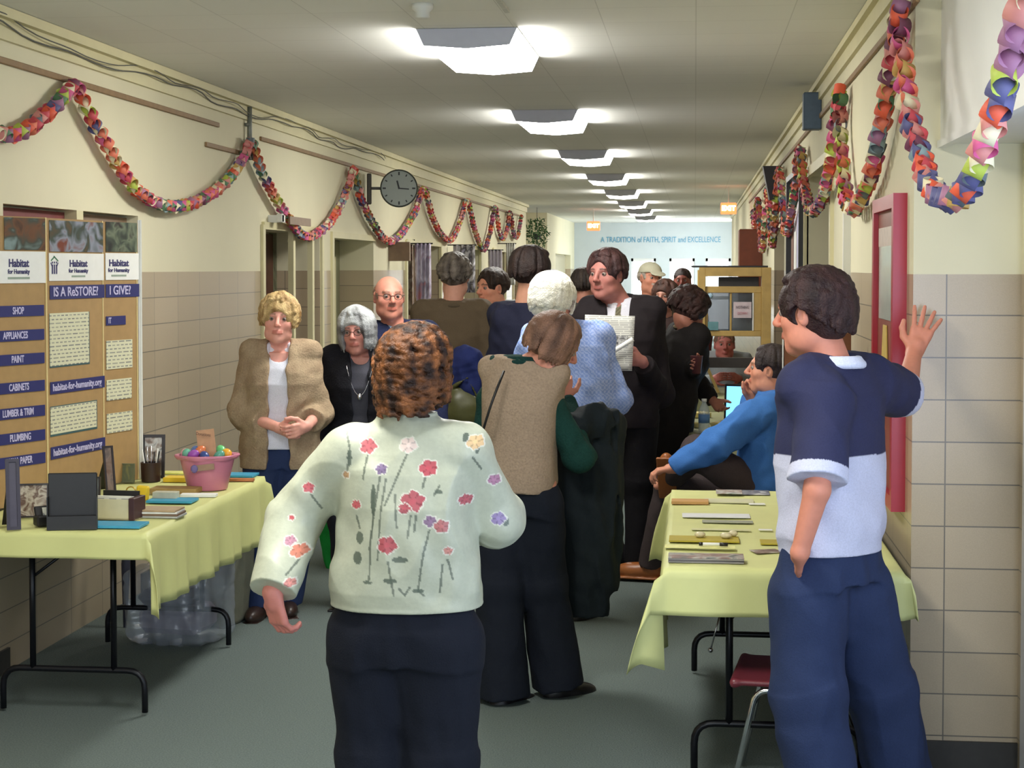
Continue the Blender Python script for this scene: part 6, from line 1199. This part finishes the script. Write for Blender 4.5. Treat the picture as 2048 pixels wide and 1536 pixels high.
# ---- far figures
p = Person('man in a pale baseball cap and brown jacket beyond the suited man', 1300, 13.3, 1.76, 200, skin=(220, 150, 124), h=.011, hh=.007, head=(10, 4, 0)); p.Hd.t = p.loc(1301, 556, 13.3); p.body(colx=lambda V, q, C: mix(C, L3((206, 200, 192)), .8 * ((np.abs(q[:, 0]) < .03) & (np.abs(q[:, 2] + .044) < .007) & (q[:, 1] > .07))))
p.top('jacket', (70, 58, 46), t=.03, hem=-.12, amp=.008, collar=dict(c=(214, 210, 204), gap=50)); p.pants((40, 40, 48)); p.shoes(); p.hair((150, 140, 130), n=40, base=(.080, .10, .08), bz=.01, side=.02, back=.04, front=.01, frontw=1, h=.008)
P = Piece(); P.ell((0, -.010, .048), (.088, .106, .078), fr=p.Hd); P.box((0, 0, -.03), (.2, .2, .07), .001, .004, True, p.Hd, rot(6, 0, 0)); P.ell((0, .12, .042), (.062, .060, .010), .01, fr=p.Hd, R=rot(-14, 0, 0)); P.obj('baseball_cap', CLOTH, p.root, .007, (200, 196, 172))
p = Person('dark-haired woman facing left just behind the man in the cap', 1331, 12.4, 1.60, 160, fem=True, skin=(176, 120, 100), h=.011, hh=.008); p.body().top('coat', (50, 34, 32), t=.02, hem=-.3, amp=.008); p.pants((30, 28, 30)); p.shoes(); p.hair((40, 26, 22), (84, 54, 44), n=80, side=.10, back=.12, front=.7, puff=.012, r=.012, h=.008, earclear=False, seed=3)
p = Person('short-haired person in a dark red shirt standing before the bright far doors', 1365, 15.5, 1.70, 176, skin=(130, 66, 54), h=.012, hh=.009); p.body().top('shirt', (84, 36, 34), t=.01, hem=-.1, amp=.006); p.pants((30, 28, 34)); p.shoes(); p.hair((36, 22, 20), n=50, side=.0, back=.03, front=.6, base=(.080, .10, .09), r=.007, h=.009)
p = Person('dark-haired person in a grey-green coat seen from behind near the far corner', 1166, 13.6, 1.69, -8, skin=(190, 130, 110), h=.011, hh=.008); p.body().top('coat', (74, 70, 62), t=.03, hem=-.3, amp=.008, collar=dict(c=(70, 66, 60))); p.pants((34, 32, 36)); p.shoes(); p.hair((34, 28, 28), (66, 56, 50), n=70, side=.04, back=.06, front=.8, puff=.008, r=.011, h=.008, seed=5)
p = Person('white-bearded person in a pale shirt seen past the suited man, far down the hall', 1192, 15.2, 1.62, 150, skin=(214, 140, 128), h=.012, hh=.009); p.body().top('shirt', (214, 212, 210), t=.01, hem=-.1, amp=.006); p.pants((50, 48, 52)); p.shoes(); p.hair((180, 176, 170), n=50, side=.0, back=.03, front=.6, r=.007, h=.009)
p = Person('red-faced man in a grey shirt sitting behind the wooden window display', 1449, 13.7, 1.74, 183, skin=(190, 112, 104), h=.009, hh=.006, hipz=.48)
p.Hd.t = p.loc(1449, 690, 13.6); p.leg['L'] = [p.T.pt((-.09, 0, 0)), np.array((-.12, .44, .48)), np.array((-.12, .42, .085))]; p.leg['R'] = [p.T.pt((.09, 0, 0)), np.array((.12, .44, .48)), np.array((.12, .42, .085))]
p.arms(L=((-.24, .08, .72), (-.1, .28, .78)), R=((.24, .08, .72), (.1, .28, .78))); p.body().top('shirt', (150, 156, 160), t=.012, hem=-.06, amp=.007, collar=dict(c=(160, 166, 170))); p.pants((40, 40, 46)); p.shoes(); p.hair((110, 84, 70), (140, 110, 92), n=50, side=.01, back=.03, front=.5, r=.007, base=(.080, .10, .088), h=.007)
# ---- blue jacket carried behind the curly-haired woman
P = Piece(); q = [np.array(at(*t_)) for t_ in ((905, 728, 9.98), (935, 722, 9.95), (955, 745, 9.95), (948, 772, 9.95), (915, 770, 9.98))]
P.chain(q, [.07, .08, .06, .06, .06], .04); P.ell(at(925, 750, 9.98), (.13, .09, .09), .04)
o = P.obj('bundled_jacket', CLOTH, None, .008, (36, 46, 98), folds(.014, 26, 4)); tag(o, 'bundled royal blue jacket carried behind the curly-haired woman', 'jacket')
P = Piece(); P.ell(at(920, 818, 9.95), (.15, .10, .15), .03); P.chain([np.array(at(*t_)) for t_ in ((905, 775, 9.90), (935, 755, 9.84), (952, 790, 9.88))], [.008] * 3, .004)
o = P.obj('shoulder_bag', LEATHER, None, .008, (84, 84, 48), folds(.006, 20, 6)); tag(o, 'olive green bag hanging below the bundled blue jacket', 'bag')
